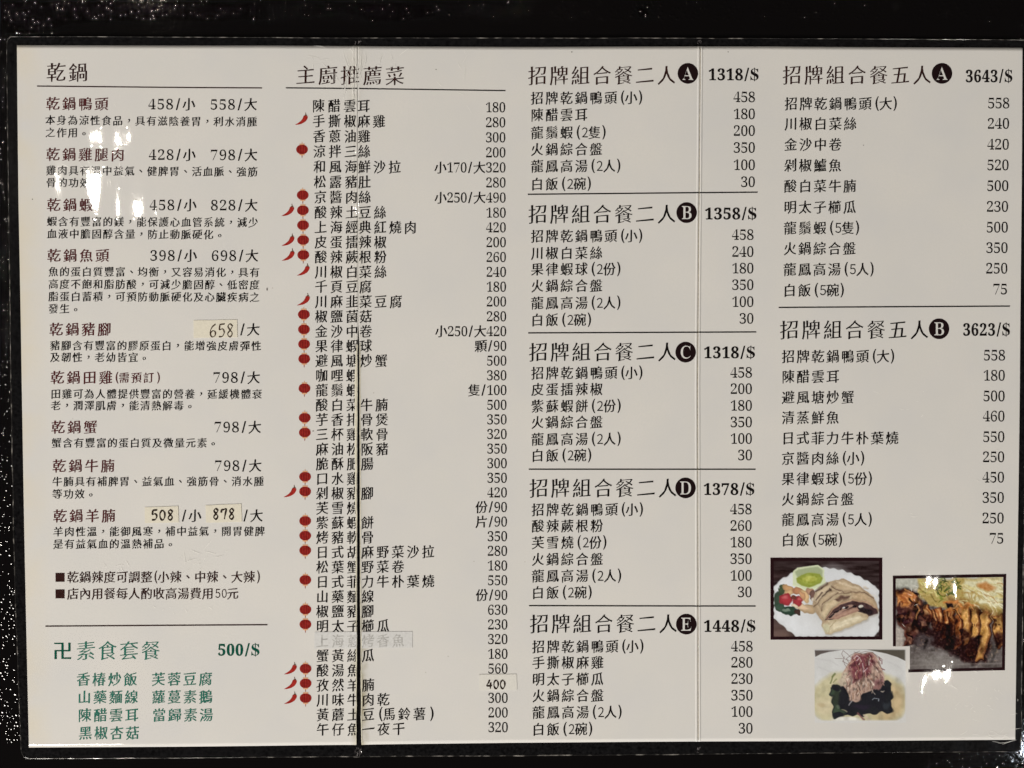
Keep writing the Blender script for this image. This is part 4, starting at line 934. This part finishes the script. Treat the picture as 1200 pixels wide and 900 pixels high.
ribbon('fold_line', lambda v: fold2(v) - 0.35, lambda v: fold2(v) + 0.35, 56.5, 867.5, 'grime', 0.00008, menu, 'soiled hairline in the second fold', jit=0.08)

# ------------------------------------------------------------------ torn, crumpled film where the folds reach the border
def torn(cx, cy, w_, h, n, seed, label):
    r = np.random.RandomState(seed); V = []; F = []
    for i in range(n):
        a = r.uniform(-1.9, 1.9); x = cx + r.uniform(-.5, .5) * w_; y = cy + r.uniform(-.5, .5) * h; L_ = h * r.uniform(.15, .5); t = r.uniform(.12, .42)
        dx, dy = math.sin(a * 1.6) * L_, math.cos(a * 1.6) * L_
        P = np.array([(x - t, y), (x + t, y), (x + dx + t * .3, y + dy), (x + dx - t * .3, y + dy)]); b = len(V)
        z = r.uniform(-0.00006, 0.00012, 4)
        W = W3(P[:, 0], P[:, 1]); W[:, 2] = MENU_Z - 0.00032 + z; V += list(W); F.append((b, b + 1, b + 2, b + 3))
    link('torn_film', mesh('torn_film', V, F, [M['tornfilm']]), menu, label)
M['tornfilm'] = mat('torn_clear_film', (0.20, 0.18, 0.185), rough=0.25, coat=0.8, film=False, coat_rough=0.1, var=0.5)
torn(420.2, 881, 7.5, 8, 40, 3, 'whitened torn film at the foot of the cracked fold')
torn(419, 49, 9, 5, 14, 4, 'scuffed film at the head of the cracked fold')
torn(819.5, 48.5, 5, 5, 12, 5, 'scuffed film at the head of the second fold')
torn(818, 880, 5, 6, 12, 6, 'scuffed film at the foot of the second fold')

# ------------------------------------------------------------------ hair scratches and scuffs in the film
def scratches(spec, seed, m, label):
    r = np.random.RandomState(seed); pr = Print()
    for cx, cy, sx, sy, ang, spread, n, L_ in spec:
        for i in range(n):
            x, y = cx + r.randn() * sx, cy + r.randn() * sy; a = math.radians(ang + r.randn() * spread); l = L_ * r.uniform(.3, 1.3); bend = r.uniform(-.3, .3)
            t = np.linspace(0, 1, 7); px = x + l * t * math.cos(a) - l * bend * t * t * math.sin(a); py = y + l * t * math.sin(a) + l * bend * t * t * math.cos(a)
            w_ = r.uniform(.10, .26) * np.sin(np.pi * (t * .9 + .05)); nx, ny = -math.sin(a), math.cos(a)
            pr.add(np.vstack([np.c_[px + nx * w_, py + ny * w_], np.c_[px - nx * w_, py - ny * w_]]), [(k, k + 1, 8 + k, 7 + k) for k in range(6)])
    pr.build('film_scratches', menu, [m], 0.00016, label)
M['scratch'] = mat('scuffed_film', (0.82, 0.81, 0.78), rough=0.4, coat=0.5, film=False, coat_rough=0.2)
scratches([(372, 66, 10, 6, 35, 25, 7, 12), (404, 75, 8, 14, 70, 12, 12, 26), (425, 70, 6, 12, 88, 8, 9, 30), (455, 70, 8, 8, 115, 20, 7, 16), (411, 100, 3, 16, 88, 6, 8, 26), (545, 110, 14, 8, 20, 30, 4, 12), (545, 80, 6, 14, 95, 12, 4, 16)], 21, M['scratch'], 'pale hair scratches fanning from the head of the cracked fold')
scratches([(120, 180, 25, 30, 60, 40, 16, 14), (235, 655, 22, 8, 150, 30, 16, 14), (140, 665, 12, 6, 30, 40, 8, 8), (215, 715, 20, 3, 10, 60, 6, 5)], 22, M['scratch'], 'pale scuffs on the film over the left column')
scratches([(1060, 470, 20, 12, 20, 40, 6, 6), (1160, 535, 10, 30, 45, 40, 8, 7), (1070, 603, 5, 2, 0, 8, 3, 9), (1150, 820, 18, 16, 15, 50, 26, 8), (1165, 862, 22, 5, 8, 30, 18, 14), (1075, 690, 14, 22, 60, 40, 12, 8)], 23, M['scratch'], 'pale scuffs on the film of the right panel')
M['speck'] = mat('dirt_speck', ink((70, 58, 46)), var=0.2)
for (x, y, w_, h) in ((313, 339, .7, 2.2), (640, 491, 1.6, 1.0), (670, 61, 1.0, .7), (511, 81.5, .7, .9), (38, 233.5, 1.0, .7), (853, 61, .9, .6), (367, 505, .8, .7), (1012, 170, .7, .5)):
    a = np.linspace(0, 6.283, 9)[:-1]; pr = Print(); pr.add(np.c_[x + w_ * np.cos(a) * RNG.uniform(.6, 1.1, 8), y + h * np.sin(a) * RNG.uniform(.6, 1.1, 8)], [tuple(range(8))]); pr.build('dirt_speck', menu, [M['speck']], 0.00008)
